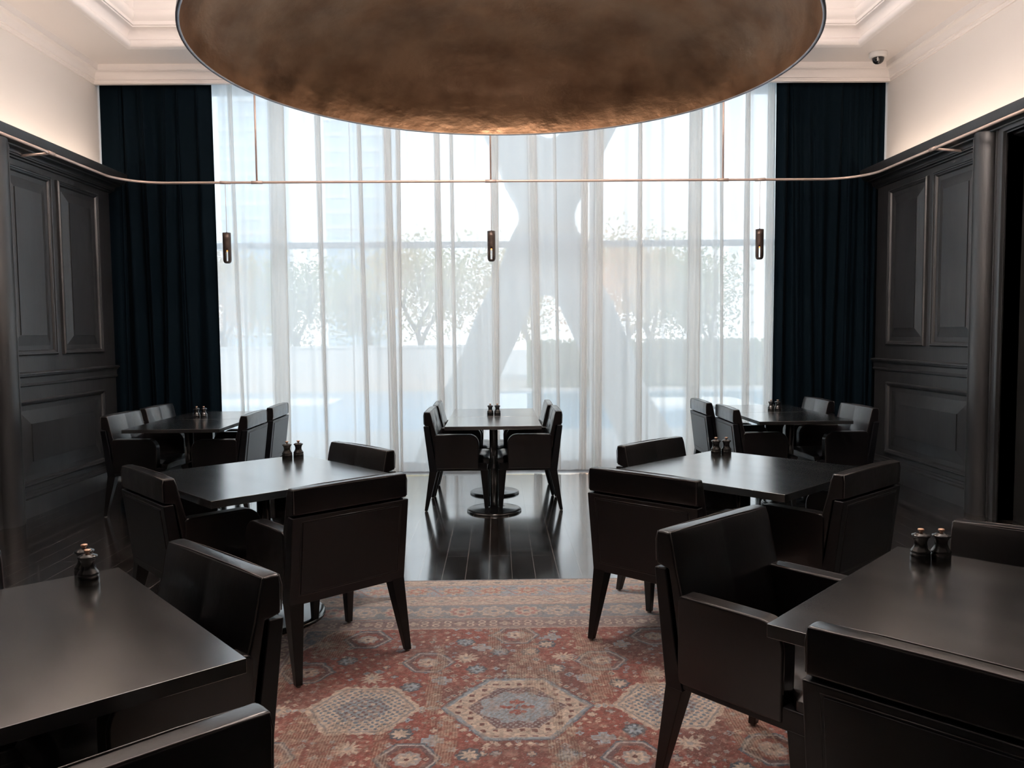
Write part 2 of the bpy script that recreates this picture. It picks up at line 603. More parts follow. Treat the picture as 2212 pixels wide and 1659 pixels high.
def raised_panel(s, y0, y1, z0, z1, by, bz, parent):
    """moulding frame, sloping margin, flat field"""
    m = MB()
    rings = [(0, 0, 0.0), (0.002, 0.002, 0.020), (0.012, 0.012, 0.030), (0.022, 0.022, 0.028), (0.024, 0.024, 0.020), (0.036, 0.036, 0.016),
             (0.044, 0.044, 0.004), (0.046, 0.046, -0.002), (0.066, 0.066, -0.004),
             (0.066 + by, 0.066 + bz, 0.020), (0.0665 + by, 0.0665 + bz, 0.027)]
    vs, fs = [], []
    for dy, dz, o in rings:
        vs += [side_pt(s, o, y0 + dy, z0 + dz), side_pt(s, o, y1 - dy, z0 + dz), side_pt(s, o, y1 - dy, z1 - dz), side_pt(s, o, y0 + dy, z1 - dz)]
    for i in range(len(rings) - 1):
        for k in range(4):
            k2 = (k + 1) % 4
            fs.append((4 * i + k, 4 * i + k2, 4 * i + 4 + k2, 4 * i + 4 + k))
    b = 4 * (len(rings) - 1)
    fs.append((b, b + 1, b + 2, b + 3))
    m.add(vs, fs)
    return m.build('raised_panel', M_BLACKWOOD, parent, fix=True)


def strip(m, s, prof, y0, y1, base=XP):
    """profile (o,z) extruded along Y on side s"""
    n = len(prof)
    vs = [side_pt(s, o, y0, z, base) for o, z in prof] + [side_pt(s, o, y1, z, base) for o, z in prof]
    fs = [(i, i + 1, n + i + 1, n + i) for i in range(n - 1)]
    fs += [tuple(range(n)), tuple(range(n, 2 * n))[::-1]]
    m.add(vs, fs)


cornice = ([(-0.10, 3.02), (0.135, 3.02), (0.14, ZT), (0.178, ZT), (0.182, ZT - 0.004), (0.182, 3.072), (0.176, 3.062)] +
           [(0.175 - 0.055 * (1 - math.cos(a)) - 0.0, 3.056 - 0.055 * math.sin(a)) for a in (0.25, 0.6, 0.95, 1.3, 1.57)] +
           [(0.105, 2.998), (0.102, 2.988), (0.092, 2.985)] + [(0.092 - 0.04 * math.sin(a), 2.985 - 0.03 * (1 - math.cos(a))) for a in (0.4, 0.8, 1.2, 1.57)] +
           [(0.045, 2.950), (0.043, 2.942), (0.020, 2.936), (0.018, 2.926), (0.0, 2.920), (-0.10, 2.90)])
dado = [(0.0, 1.192), (0.03, 1.19), (0.044, 1.184), (0.046, 1.172), (0.030, 1.166), (0.030, 1.158), (0.022, 1.152), (0.014, 1.142), (0.012, 1.10),
        (0.020, 1.092), (0.018, 1.078), (0.0, 1.070)]
base_p = [(0.0, 0.20), (0.008, 0.195), (0.012, 0.18), (0.024, 0.172), (0.028, 0.155), (0.05, 0.150), (0.05, 0.0), (0, 0)]
for s, nm in ((-1, 'left'), (1, 'right')):
    m = MB()
    xa, xb = sorted((s * XP, s * XW))
    # flat board behind the far section
    m.box(xa, xb, YC - 0.02, YF + 0.02, 0.0, 3.0)
    strip(m, s, dado, YC, YF + 0.02)
    w = m.build('trim_%d' % (4 if s < 0 else 5), M_BLACKWOOD)
    struct(w, 'black stained timber panelling on the %s wall beside the curtain' % nm, 'wall panelling')
    raised_panel(s, 6.40, 7.12, 1.325, 2.865, 0.105, 0.105, w)
    raised_panel(s, 7.22, 7.94, 1.325, 2.865, 0.105, 0.105, w)
    raised_panel(s, 6.44, 7.92, 0.245, 0.962, 0.155, 0.135, w)
    m = MB()
    strip(m, s, base_p, YC, YF + 0.02)
    struct(m.build('baseboard_' + nm, M_BLACKWOOD), 'tall black baseboard under the panelling, %s wall' % nm, 'baseboard')
    m = MB()
    strip(m, s, cornice, YB, YF + 0.04)
    struct(m.build('trim_%d' % (6 if s < 0 else 7), M_BLACKWOOD, smooth_angle=35), 'black cornice topping the panelling, %s wall' % nm, 'cornice')
    # near section, standing a little forward, with a half-round column
    m = MB()
    xa, xb = sorted((s * NB, s * XW))
    if s < 0:
        m.box(xa, xb, YB, YC, 0, 3.03)
    else:
        m.box(xa, xb, 6.02, YC, 0, 3.03).box(xa, xb, 4.6, 6.02, 2.94, 3.03).box(xa, xb, YB, 4.6, 0, 3.03)
    near = m.build('trim_%d' % (8 if s < 0 else 9), M_BLACKWOOD)
    struct(near, 'black timber pilaster section nearer the camera, %s wall' % nm, 'wall panelling')
    m = MB()
    vs, fs = [], []
    N = 20
    for i in range(N + 1):
        a = PI * i / N
        y = 6.275 - 0.112 * math.cos(a)
        o = 0.085 * math.sin(a)
        vs += [(s * (NB - o), y, 0.0), (s * (NB - o), y, 3.03)]
    for i in range(N):
        fs.append((2 * i, 2 * i + 2, 2 * i + 3, 2 * i + 1))
    m.add(vs, fs, True)
    c_ = m.build('half_round_column', M_BLACKWOOD, near)
    m = MB()
    m.box(*sorted((s * NB, s * (NB - 0.035))), YC - 0.012, YC, 0, 3.062)
    m.build('corner_fillet', M_BLACKWOOD, near, bevel=0.002)
# door case on the right wall
arch = [(0.0, 6.145), (0.016, 6.143), (0.022, 6.135), (0.022, 6.125), (0.014, 6.122), (0.018, 6.10), (0.030, 6.075), (0.034, 6.05), (0.030, 6.035), (0.012, 6.03), (0.012, 6.02), (-0.16, 6.02)]
m = MB()
vs, fs = [], []
for o, y in arch:
    d = y - 6.02
    vs += [(NB - o, y, 0), (NB - o, y, 2.94 + d), (NB - o, 4.6 - d, 2.94 + d), (NB - o, 4.6 - d, 0)]
for i in range(len(arch) - 1):
    for k in range(3):
        fs.append((4 * i + k, 4 * i + k + 1, 4 * i + 5 + k, 4 * i + 4 + k))
m.add(vs, fs)
struct(m.build('trim_10', M_BLACKWOOD, smooth_angle=40), 'black moulded door case on the right wall', 'door case')
d_ = MB().box(3.965, 4.07, 4.6, 6.02, 0.0, 2.94).build('doorway_shade', M_DARKVOID)  # black sheet put where the doorway opens on an unlit room
struct(d_, 'black sheet filling the unlit doorway in the right wall', 'door')
for (y0, y1) in ((4.66, 5.27), (5.35, 5.96)):
    for (z0, z1) in ((0.2, 1.0), (1.15, 2.8)):
        MB().box(3.953, 3.966, y0 + 0.04, y1 - 0.04, z0 + 0.04, z1 - 0.04).build('doorway_shade_panel', M_DARKVOID, d_)
struct(MB().box(4.07, 4.3, 4.5, 6.1, 0, 2.95).build('wall_door_reveal', M_DARKVOID), 'dark backing behind the right-hand doorway', 'wall')
struct(MB().box(-XW, XW, YB, YB + 0.04, 0, 3.98).build('trim_11', M_BLACKWOOD), 'black panelling on the wall behind the viewer', 'wall panelling')  # unseen, carried up to full height to darken reflections in the chairs

# ---- window wall
WY = 8.72
wf = MB()
wf.box(-4.0, 4.0, WY, WY + 0.10, 0.0, 0.07)
wf.box(-4.0, 4.0, WY, WY + 0.10, 4.05, 4.15)
wf.box(-4.0, -3.94, WY, WY + 0.10, 0.07, 4.05).box(3.94, 4.0, WY, WY + 0.10, 0.07, 4.05)
win = struct(wf.build('window_1', M_FRAME), 'floor to ceiling window behind the sheer curtains', 'window')
mx_ = [-3.38, -1.165, 1.055, 3.28]
for x in mx_:
    MB().box(x - 0.035, x + 0.035, WY - 0.02, WY + 0.12, 0.07, 4.05).build('window_mullion', M_FRAME, win)
xs = [-3.94] + mx_ + [3.94]
for i in range(5):
    a, b = xs[i] + (0.035 if i else 0), xs[i + 1] - (0.035 if i < 4 else 0)
    MB().box(a, b, WY, WY + 0.10, 2.415, 2.475).build('window_transom', M_FRAME, win)
    for z0, z1 in ((0.07, 2.415), (2.475, 4.05)):
        MB().box(a, b, WY + 0.045, WY + 0.051, z0, z1).build('window_pane', M_GLASS, win)

# ================================================================== CURTAINS
def curtain(name, x0, x1, ybase, z0, z1, bands, material, amp, seed, nz=22, step=0.006, drift=0.03, wl=0.075):
    """cloth path in plan with small irregular waves, doubled back into S-folds at each band (centre, width)"""
    r = random.Random(seed)
    path = []
    x = x0
    ph = r.random() * 6
    waves = [(2 * PI / (wl * r.uniform(0.8, 1.7)), r.uniform(0, 6), r.uniform(0.35, 1)) for _ in range(4)]
    bs = sorted(bands)
    bi = 0

    def wy(x):
        return sum(a * math.sin(k * x + p) for k, p, a in waves) / 2.4
    while x < x1:
        if bi < len(bs) and x >= bs[bi][0] - bs[bi][1] / 2:
            c, w = bs[bi]
            a, b = c - w / 2, c + w / 2
            n = max(4, int(w / step))
            y0 = wy(a) * amp
            dp = min(1.0, w / 0.085)
            for i in range(n + 1):
                path.append((a + (b - a) * i / n, y0 + (0.012 * math.sin(3 * PI * i / n) - 0.01) * dp))
            for i in range(1, n + 1):
                path.append((b - (b - a) * i / n, y0 + (0.030 + 0.006 * math.sin(2 * PI * i / n)) * dp))
            for i in range(1, n + 1):
                path.append((a + (b - a) * i / n, y0 + 0.058 * dp + (wy(b) * amp - y0 - 0.058 * dp) * i / n))
            x = b + step
            bi += 1
        else:
            path.append((x, wy(x) * amp))
            x += step
    n = len(path)
    # slowly varying sideways drift per column (folds lean and fan), edges stay put
    knots = [r.uniform(-1, 1) for _ in range(12)]

    def dr(x):
        t = (x - x0) / (x1 - x0) * 11
        i = min(10, max(0, int(t)))
        f = t - i
        f = f * f * (3 - 2 * f)
        e = min(1, (x - x0) / 0.08, (x1 - x) / 0.08)
        return (knots[i] * (1 - f) + knots[i + 1] * f) * max(0, e)
    vs, fs = [], []
    for j in range(nz + 1):
        t = j / nz
        z = z0 + (z1 - z0) * t
        for (px, py) in path:
            lean = dr(px) * drift * (t - 0.5) * 2
            fl = 0.75 + 0.45 * (1 - t)
            vs.append((px + lean, ybase + py * fl + 0.006 * math.sin(9 * px + 5 * t), z))
    for j in range(nz):
        for i in range(n - 1):
            fs.append((j * n + i, j * n + i + 1, (j + 1) * n + i + 1, (j + 1) * n + i))
    m = MB()
    m.add(vs, fs, True)
    return m.build(name, material, fix=False)


sheer_bands = [(-2.70, 0.04), (-2.27, 0.17), (-1.83, 0.05), (-1.40, 0.05), (-1.115, 0.08), (-1.02, 0.04), (-0.61, 0.07),
               (-0.46, 0.04), (-0.02, 0.07), (0.39, 0.09), (0.62, 0.03), (0.91, 0.07), (1.06, 0.09), (1.49, 0.05), 
               (2.07, 0.13), (2.36, 0.03), (2.62, 0.06), (2.86, 0.08)]
seams = [(-2.98, -1.50, 'leftmost white sheer curtain, beside the left dark drape'),
         (-1.52, -0.04, 'white sheer curtain left of the middle of the window'),
         (-0.06, 1.52, 'white sheer curtain in front of the curved white lattice column'),
         (1.50, 2.98, 'rightmost white sheer curtain, beside the right dark drape')]
for i, (a, b, lab) in enumerate(seams):
    c = curtain('sheer_curtain', a, b, 8.40, 0.025, 4.06, [q for q in sheer_bands if a < q[0] < b], M_SHEER, 0.019, 11 + i, wl=0.13)
    tag(c, lab, 'curtain', 'white sheer curtains across the window')
c = curtain('velvet_drape', -3.99, -2.865, 8.27, 0.02, 4.06, [(-3.80, 0.05), (-3.55, 0.05), (-3.38, 0.04), (-3.2, 0.05)], M_VELVET, 0.045, 5, wl=0.12, drift=0.05, step=0.008)
tag(c, 'dark teal velvet drape hanging left of the window', 'curtain', 'dark velvet drapes')
c = curtain('velvet_drape', 2.875, 3.99, 8.27, 0.02, 4.06, [(3.1, 0.05), (3.33, 0.04), (3.62, 0.05), (3.82, 0.05)], M_VELVET, 0.045, 9, wl=0.12, drift=0.05, step=0.008)
tag(c, 'dark teal velvet drape hanging right of the window', 'curtain', 'dark velvet drapes')


# ================================================================== RUG
def make_rug():
    CX, CY, HU, HV = 0.05, 3.05, 1.80, 1.635
    st = 0.0036
    nu, nv = int(2 * HU / st), int(2 * HV / st)
    u1 = np.linspace(-HU, HU, nu)
    v1 = np.linspace(-HV, HV, nv)
    U, V = np.meshgrid(u1, v1)
    C = np.zeros((nv, nu, 3))
    cream = np.array([0.58, 0.48, 0.40]); red = np.array([0.285, 0.078, 0.060]); dred = np.array([0.15, 0.048, 0.042])
    blue = np.array([0.085, 0.115, 0.15]); lblue = np.array([0.34, 0.41, 0.47]); mauve = np.array([0.15, 0.085, 0.09]); grey = np.array([0.38, 0.36, 0.36])

    def smooth_noise(sx, sy):
        gx, gy = max(2, int(2 * HU / sx) + 3), max(2, int(2 * HV / sy) + 3)
        g = rng.random((gy, gx))
        yi = np.linspace(0, gy - 1.001, nv); xi = np.linspace(0, gx - 1.001, nu)
        y0 = yi.astype(int); x0 = xi.astype(int)
        fy = (yi - y0)[:, None]; fx = (xi - x0)[None, :]
        fy = fy * fy * (3 - 2 * fy); fx = fx * fx * (3 - 2 * fx)
        return ((g[y0][:, x0] * (1 - fx) + g[y0][:, x0 + 1] * fx) * (1 - fy) + (g[y0 + 1][:, x0] * (1 - fx) + g[y0 + 1][:, x0 + 1] * fx) * fy)

    n1 = smooth_noise(0.25, 0.25); n2 = smooth_noise(0.03, 0.03); n3 = smooth_noise(0.010, 0.010); n4 = smooth_noise(0.09, 0.5)
    Uw = U + (n2 - 0.5) * 0.010
    Vw = V + (smooth_noise(0.03, 0.03) - 0.5) * 0.010

    def put(mask, col, a=1.0):
        C[mask] = C[mask] * (1 - a) + np.array(col) * a

    # field
    C[:] = red
    C += (dred - red) * np.clip((n1 - 0.45) * 2.2, 0, 0.8)[..., None]

    def local(cx, cy, rad):
        iu0, iu1 = np.searchsorted(u1, [cx - rad, cx + rad]); iv0, iv1 = np.searchsorted(v1, [cy - rad, cy + rad])
        sl = (slice(iv0, iv1), slice(iu0, iu1))
        return sl, Uw[sl] - cx, Vw[sl] - cy

    def paint(sl, mask, col, a=1.0):
        sub = C[sl]
        sub[mask] = sub[mask] * (1 - a) + np.array(col) * a

    def flower(cx, cy, r, petals, c1, c2, ring=None):
        sl, du, dv = local(cx, cy, r * 1.5)
        d = np.hypot(du, dv); a = np.arctan2(dv, du)
        if ring is not None:
            paint(sl, d < r * (1.22 + 0.10 * np.cos(petals * a)), ring)
        paint(sl, d < r * (0.80 + 0.22 * np.cos(petals * a)), c1)
        paint(sl, d < r * 0.25, c2)

    def star(cx, cy, r, n, c1, c2):
        sl, du, dv = local(cx, cy, r * 1.5)
        d = np.hypot(du, dv); a = np.arctan2(dv, du)
        tri = np.abs(((a * n / (2 * PI)) % 1) * 2 - 1)
        paint(sl, d < r * (0.45 + 0.6 * tri), c1)
        paint(sl, d < r * 0.22, c2)

    def cross(cx, cy, r, c1, c2):
        sl, du, dv = local(cx, cy, r * 1.5)
        mk = ((np.abs(du) < r * 0.42) & (np.abs(dv) < r)) | ((np.abs(dv) < r * 0.42) & (np.abs(du) < r))
        mk2 = ((np.abs(du) < r * 0.26) & (np.abs(dv) < r * 0.8)) | ((np.abs(dv) < r * 0.26) & (np.abs(du) < r * 0.8))
        paint(sl, mk, c2); paint(sl, mk2, c1)

    def diamond(cx, cy, r, c1, c2):
        sl, du, dv = local(cx, cy, r * 1.4)
        d = np.abs(du) + np.abs(dv)
        paint(sl, d < r, c2); paint(sl, d < r * 0.66, c1); paint(sl, d < r * 0.25, c2)

    def smark(cx, cy, r, c1, flip=1):
        sl, du, dv = local(cx, cy, r * 1.4)
        du = du * flip
        a = (np.abs(np.hypot(du, dv - r * 0.45) - r * 0.4) < r * 0.17) & ~((du < 0) & (dv < r * 0.45)) 
        b = (np.abs(np.hypot(du, dv + r * 0.45) - r * 0.4) < r * 0.17) & ~((du > 0) & (dv > -r * 0.45))
        paint(sl, a | b, c1)

    # scattered filler motifs over the field
    pal = [cream, lblue, grey, cream * 0.85]
    pts = []
    tries = 0
    while len(pts) < 1150 and tries < 60000:
        tries += 1
        a, b = rng.uniform(-1.02, 1.02), rng.uniform(-0.86, 0.86)
        if all((a - p) ** 2 + (b - q) ** 2 > 0.036 ** 2 for p, q in pts):
            pts.append((a, b))
    for a, b in pts:
        k = rng.integers(0, 7); r = rng.uniform(0.009, 0.020)
        c1 = pal[rng.integers(0, 4)]; c2 = [blue, mauve, dred][rng.integers(0, 3)]
        if k == 0: cross(a, b, r, c1, c2)
        elif k == 1: diamond(a, b, r * 1.2, c2, c1)
        elif k == 2: smark(a, b, r, c1, rng.choice([-1, 1]))
        elif k == 3: flower(a, b, r, 4, c1, c2)
        elif k == 4: star(a, b, r * 1.1, 6, c1, c2)
        elif k == 5: diamond(a, b, r * 0.7, c1, c1)
        else: flower(a, b, r * 0.8, 5, c1 * 0.8, c2)
    # rosettes, palmettes and crosses in mirrored places
    ros = [(-0.157, 0.357), (0.188, 0.358), (-0.424, 0.193), (0.442, 0.196), (-0.22, 0.67), (0.163, 0.63), (-0.055, 0.545), (0.084, 0.545), (-0.739, 0.468),
           (-0.166, -0.351), (0.181, -0.363), (-0.423, -0.198), (0.442, -0.194), (0.76, 0.47), (-0.74, -0.46), (0.76, -0.47), (0.0, -0.60)]
    for i, (a, b) in enumerate(ros):
        flower(a, b, 0.036, 8, cream if i % 2 else lblue, blue if i % 2 == 0 else cream * 0.9, ring=blue)
    for (a, b) in [(-0.206, 0.483), (0.232, 0.481), (-0.60, 0.28), (0.62, 0.29), (-0.22, -0.50), (0.25, -0.50), (-0.6, -0.30), (0.62, -0.3), (-0.88, 0.66), (0.93, 0.66), (-0.93, 0.0), (0.97, 0.0)]:
        star(a, b, 0.055, 11, cream, grey)
    for (a, b) in [(-0.30, 0.25), (0.315, 0.25), (-0.30, -0.25), (0.32, -0.25), (-0.49, 0.62), (0.52, 0.62), (-0.45, -0.60), (0.5, -0.6), (-0.14, 0.60), (0.2, 0.72)]:
        cross(a, b, 0.042, grey, lblue)
    # small hexagon medallions
    for (a, b) in [(-0.69, 0.72), (-0.375, 0.44), (-0.89, 0.35), (0.022, 0.75), (0.40, 0.435), (0.69, 0.71), (-0.38, -0.375), (0.41, -0.385), (0.022, -0.75), (-0.69, -0.72),
                   (0.69, -0.72), (0.90, 0.35), (0.90, -0.35), (-0.89, -0.35)]:
        sl, du, dv = local(a, b, 0.15)
        h = np.maximum(np.abs(dv) / 0.100, (np.abs(du) + np.abs(dv) * 0.65) / 0.112)
        paint(sl, h < 1.10, blue * 1.3); paint(sl, h < 1.0, grey * 1.15); paint(sl, h < 0.91, mauve); paint(sl, (h < 0.72), red * 0.9)
        flower(a, b, 0.040, 8, cream, dred, ring=grey)
        for sgn in (-1, 1):
            diamond(a + sgn * 0.064, b, 0.018, cream, dred)
    # large jagged medallions left and right
    for cx in (-0.595, 0.615):
        sl, du, dv = local(cx, 0.0, 0.30)
        saw = np.abs(((du * 26) % 1) * 2 - 1) * 0.05 + np.abs(((dv * 26) % 1) * 2 - 1) * 0.04
        h = np.maximum(np.abs(dv) / 0.185, (np.abs(du) + np.abs(dv) * 0.62) / 0.215)
        paint(sl, h < 1.12 - saw, cream); paint(sl, h < 0.98, grey * 0.8); paint(sl, h < 0.93, cream)
        pat = (np.sin(du * 190) * np.sin(dv * 190)) > 0.2
        paint(sl, (h < 0.88) & pat, blue * 1.7)
        paint(sl, (h < 0.5), lblue * 0.8); paint(sl, (h < 0.5) & pat, mauve)
        pat2 = (np.sin(du * 120 + 1) * np.sin(dv * 120)) > 0.55
        paint(sl, (h < 0.4) & pat2, cream)
        for q in (-1, 1):
            for w in (0.235, 0.262, 0.288):
                diamond(cx + q * w, 0, 0.020, lblue, cream)
    # central medallion
    sl, du, dv = local(0.012, 0.0, 0.42)
    h = np.maximum(np.abs(dv) / 0.257, (np.abs(du) + np.abs(dv) * 0.70) / 0.298)
    paint(sl, h < 1.02, blue * 1.4); paint(sl, h < 0.99, lblue * 0.85); paint(sl, h < 0.93, cream)
    blocks = (np.sin(du * 130) > 0.25) & (np.sin(dv * 130 + 0.6) > 0.25)
    paint(sl, (h < 0.90) & (h > 0.68) & blocks, dred * 1.1)
    paint(sl, (h < 0.66), mauve * 1.15)
    paint(sl, (h < 0.66) & (h > 0.45) & ((np.sin(du * 260) * np.sin(dv * 230)) > 0.35), grey)
    h2 = np.hypot(du / 0.145, dv / 0.125) + 0.08 * np.cos(8 * np.arctan2(dv, du))
    paint(sl, h2 < 1.0, lblue * 0.95)
    paint(sl, (h2 < 0.95) & ((np.sin(du * 300 + dv * 90) * np.sin(dv * 280)) > 0.3), grey * 0.8)
    for (a, b) in [(0, 0.0), (0, 0.03), (0, -0.03), (0.03, 0), (-0.03, 0), (0, 0.055), (0, -0.055), (0.055, 0), (-0.055, 0), (0.022, 0.042), (-0.022, 0.042), (0.022, -0.042), (-0.022, -0.042)]:
        paint(sl, np.hypot(du - a, dv - b) < 0.0125, red * 1.1)
    paint(sl, (np.abs(du) < 0.006) & (np.abs(dv) < 0.022), blue * 2)
    # dotted ring around the centre
    per = []
    for t in np.linspace(-0.115, 0.115, 7):
        per += [(t, 0.287), (t, -0.287)]
    for k in range(1, 8):
        f = k / 8
        for sx in (-1, 1):
            for sy in (-1, 1):
                per.append((sx * (0.135 + (0.325 - 0.135) * f), sy * 0.282 * (1 - f)))
    for i, (a, b) in enumerate(sorted(per)):
        diamond(a + 0.012, b, 0.015, [cream, blue][i % 2], cream)
    # cut corners of the field
    spd = (np.abs(Uw) - 0.845) * 1.75 + (np.abs(Vw) - 0.855) - 0.02 * np.sign(np.sin(Uw * 55))
    put(spd > -0.03, cream); put(spd > 0.0, blue * 1.35); put((spd > 0.02) & (n2 > 0.62), grey * 0.7)
    # borders by distance from the edge
    D = np.minimum(HU - np.abs(U), HV - np.abs(V)) + (n2 - 0.5) * 0.006
    along = np.where((HU - np.abs(U)) < (HV - np.abs(V)), V, U)
    Dm = D

    def band(a, b):
        return (Dm >= a) & (Dm < b)
    put(band(-1, 0.795), cream)
    put(band(0.655, 0.785), mauve * 1.3)
    put(band(0.665, 0.672) | band(0.768, 0.775), grey)
    put(band(0.445, 0.645), lblue * 0.62)
    put(band(0.455, 0.635) & (n1 > 0.5), blue * 1.9)
    put(band(0.315, 0.43), cream * 1.02)
    put(band(0.115, 0.30), lblue * 1.02)
    put(band(0.018, 0.10), cream * 1.05)
    put(band(-1, 0.012), lblue * 0.7)
    # maroon border: rows of cream rings
    q = (along * 1.0 / 0.058)
    fu = (q - np.floor(q) - 0.5) * 0.058
    grp = (np.floor(q).astype(int) % 4) < 3
    dd = Dm - 0.72
    rg = np.minimum(np.abs(np.hypot(fu, dd - 0.020) - 0.015), np.abs(np.hypot(fu, dd + 0.020) - 0.015)) < 0.0048
    put(band(0.665, 0.775) & rg & grp, cream)
    star_ = (np.hypot(fu, dd) < 0.03 * (0.5 + 0.5 * np.abs(np.cos(2 * np.arctan2(dd, fu)))))
    put(band(0.665, 0.775) & star_ & ~grp, cream * 0.85)
    # dark blue border: rosettes with scrolls
    q = along / 0.17
    k_ = np.floor(q).astype(int)
    fu = (q - k_ - 0.5) * 0.17
    dd = Dm - 0.545
    d_ = np.hypot(fu, dd); a_ = np.arctan2(dd, fu)
    odd = (k_ % 2) == 0
    put(band(0.45, 0.64) & (d_ < 0.072 + 0.008 * np.cos(8 * a_)), cream * 0.95)
    put(band(0.45, 0.64) & (d_ < 0.056 + 0.008 * np.cos(8 * a_)) & odd, red * 1.3 + 0.06)
    put(band(0.45, 0.64) & (d_ < 0.056) & ~odd, grey)
    put(band(0.45, 0.64) & (d_ < 0.036 + 0.006 * np.cos(6 * a_)), cream)
    put(band(0.45, 0.64) & (d_ < 0.016), blue * 1.8)
    put(band(0.45, 0.64) & (np.abs(dd - 0.05 * np.sin(along * 37)) < 0.008) & (d_ > 0.075), cream * 0.9)
    # cream border: diamonds
    q = along / 0.15
    fu = (q - np.floor(q) - 0.5) * 0.15
    dd = Dm - 0.3725
    e = np.abs(fu) / 0.075 + np.abs(dd) / 0.05
    put(band(0.32, 0.425) & (np.abs(e - 1.0) < 0.09), red * 0.9 + 0.12)
    put(band(0.32, 0.425) & (np.abs(e - 0.7) < 0.05), grey)
    put(band(0.32, 0.425) & (e < 0.28), lblue * 0.6)
    # outer blue border: red flowers on a vine
    q = along / 0.21
    k_ = np.floor(q).astype(int)
    fu = (q - k_ - 0.5) * 0.21
    dd = Dm - 0.2075
    d_ = np.hypot(fu * 0.8, dd); a_ = np.arctan2(dd, fu)
    put(band(0.12, 0.295) & (np.abs(dd - 0.06 * np.sin(along * 30)) < 0.009), red * 1.1 + 0.1)
    put(band(0.12, 0.295) & (np.abs(dd + 0.06 * np.sin(along * 30 + 1)) < 0.006), blue * 1.8)
    put(band(0.12, 0.295) & (d_ < 0.060 + 0.012 * np.cos(8 * a_)), cream)
    put(band(0.12, 0.295) & (d_ < 0.040 + 0.008 * np.cos(8 * a_)), np.array([0.50, 0.19, 0.13]))
    put(band(0.12, 0.295) & (d_ < 0.022), cream)
    put(band(0.12, 0.295) & (n3 > 0.80), red * 1.0 + 0.15)
    # guard dots
    q = along / 0.135
    fu = (q - np.floor(q) - 0.5) * 0.135
    e = np.abs(fu) / 0.026 + np.abs(Dm - 0.06) / 0.02
    put(band(0.02, 0.10) & (e < 1), lblue * 0.55); put(band(0.02, 0.10) & (e < 0.45), cream * 0.8)
    put(band(0.016, 0.022) | band(0.098, 0.105) | band(0.30, 0.306) | band(0.436, 0.442) | band(0.648, 0.654), np.array([0.40, 0.20, 0.16]))
    # wear: pale ribbed streaks running along the length, mottling, and grain
    ribs = (np.sin(U * 2 * PI / 0.0108 + 4 * smooth_noise(0.5, 0.12)) > 0.1)
    inmed = (np.abs(V) < 0.26) & ((np.abs(U - 0.012) + np.abs(V) * 0.7) < 0.29)
    streak = smooth_noise(0.085, 0.55) + 0.14 * (smooth_noise(0.012, 0.05) - 0.5) - 0.25 * inmed
    sm = (streak > 0.64) & ribs & (D > 0.79) & (smooth_noise(0.03, 0.02) > 0.25)
    put(sm, np.array([0.50, 0.41, 0.31]), 0.55)
    sm2 = (streak > 0.64) & ~ribs & (D > 0.79)
    put(sm2, np.array([0.24, 0.13, 0.085]), 0.40)
    fleck = rng.random(C.shape[:2])
    C = np.where((fleck > 0.93)[..., None], C * 0.5 + np.array([0.5, 0.42, 0.34]) * 0.5, C)
    C = np.where((fleck < 0.07)[..., None], C * 0.5, C)
    blot = smooth_noise(0.018, 0.018)
    C += (np.array([0.42, 0.27, 0.21]) - C) * (0.45 * np.clip((blot - 0.55) * 3, 0, 1))[..., None]
    C *= (0.70 + 0.58 * n3)[..., None] * (0.90 + 0.2 * smooth_noise(0.0065, 0.0065))[..., None]
    sheen_wash = np.array([0.52, 0.46, 0.42])
    wfac = np.where(D < 0.79, 0.28, 0.06) * (0.4 + n1)  # borders: their own pale tone plus window sheen put into the colour
    C += (sheen_wash - C) * wfac[..., None]
    C = np.clip(C * 1.25, 0.01, 0.9)

    vs = np.zeros((nu * nv, 3))
    vs[:, 0] = U.ravel() + CX
    vs[:, 1] = V.ravel() + CY
    vs[:, 2] = 0.008 + (n3.ravel() - 0.5) * 0.0008
    idx = np.arange(nu * nv).reshape(nv, nu)
    quads = np.stack([idx[:-1, :-1], idx[:-1, 1:], idx[1:, 1:], idx[1:, :-1]], -1).reshape(-1, 4)
    # skirt
    ring = np.concatenate([idx[0, :], idx[1:, -1], idx[-1, -2::-1], idx[-2:0:-1, 0]])
    low = vs[ring].copy(); low[:, 2] = 0.0005
    b0 = len(vs)
    allv = np.vstack([vs, low])
    nr = len(ring)
    sk = np.stack([ring, b0 + np.arange(nr), b0 + (np.arange(nr) + 1) % nr, np.roll(ring, -1)], -1)
    quads = np.vstack([quads, sk])
    me = bpy.data.meshes.new('persian_rug')
    me.vertices.add(len(allv))
    me.vertices.foreach_set('co', allv.ravel())
    me.loops.add(len(quads) * 4)
    me.loops.foreach_set('vertex_index', quads.ravel().astype(np.int32))
    me.polygons.add(len(quads))
    me.polygons.foreach_set('loop_start', np.arange(0, len(quads) * 4, 4, dtype=np.int32))
    me.update()
    me.validate()
    ca = me.color_attributes.new('weave', 'FLOAT_COLOR', 'POINT')
    cols = np.ones((len(allv), 4), dtype=np.float32)
    cols[:b0, :3] = C.reshape(-1, 3)
    cols[b0:, :3] = C.reshape(-1, 3)[ring]
    ca.data.foreach_set('color', cols.ravel())
    m = bpy.data.materials.new('woven_rug_wool')
    m.use_nodes = True
    n, l = m.node_tree.nodes, m.node_tree.links
    p = n['Principled BSDF']
    at = n.new('ShaderNodeAttribute')
    at.attribute_name = 'weave'
    l.new(at.outputs['Color'], p.inputs['Base Color'])
    p.inputs['Roughness'].default_value = 0.85
    p.inputs['Sheen Weight'].default_value = 0.5
    p.inputs['Sheen Roughness'].default_value = 0.4
    t = n.new('ShaderNodeTexNoise'); t.inputs['Scale'].default_value = 380
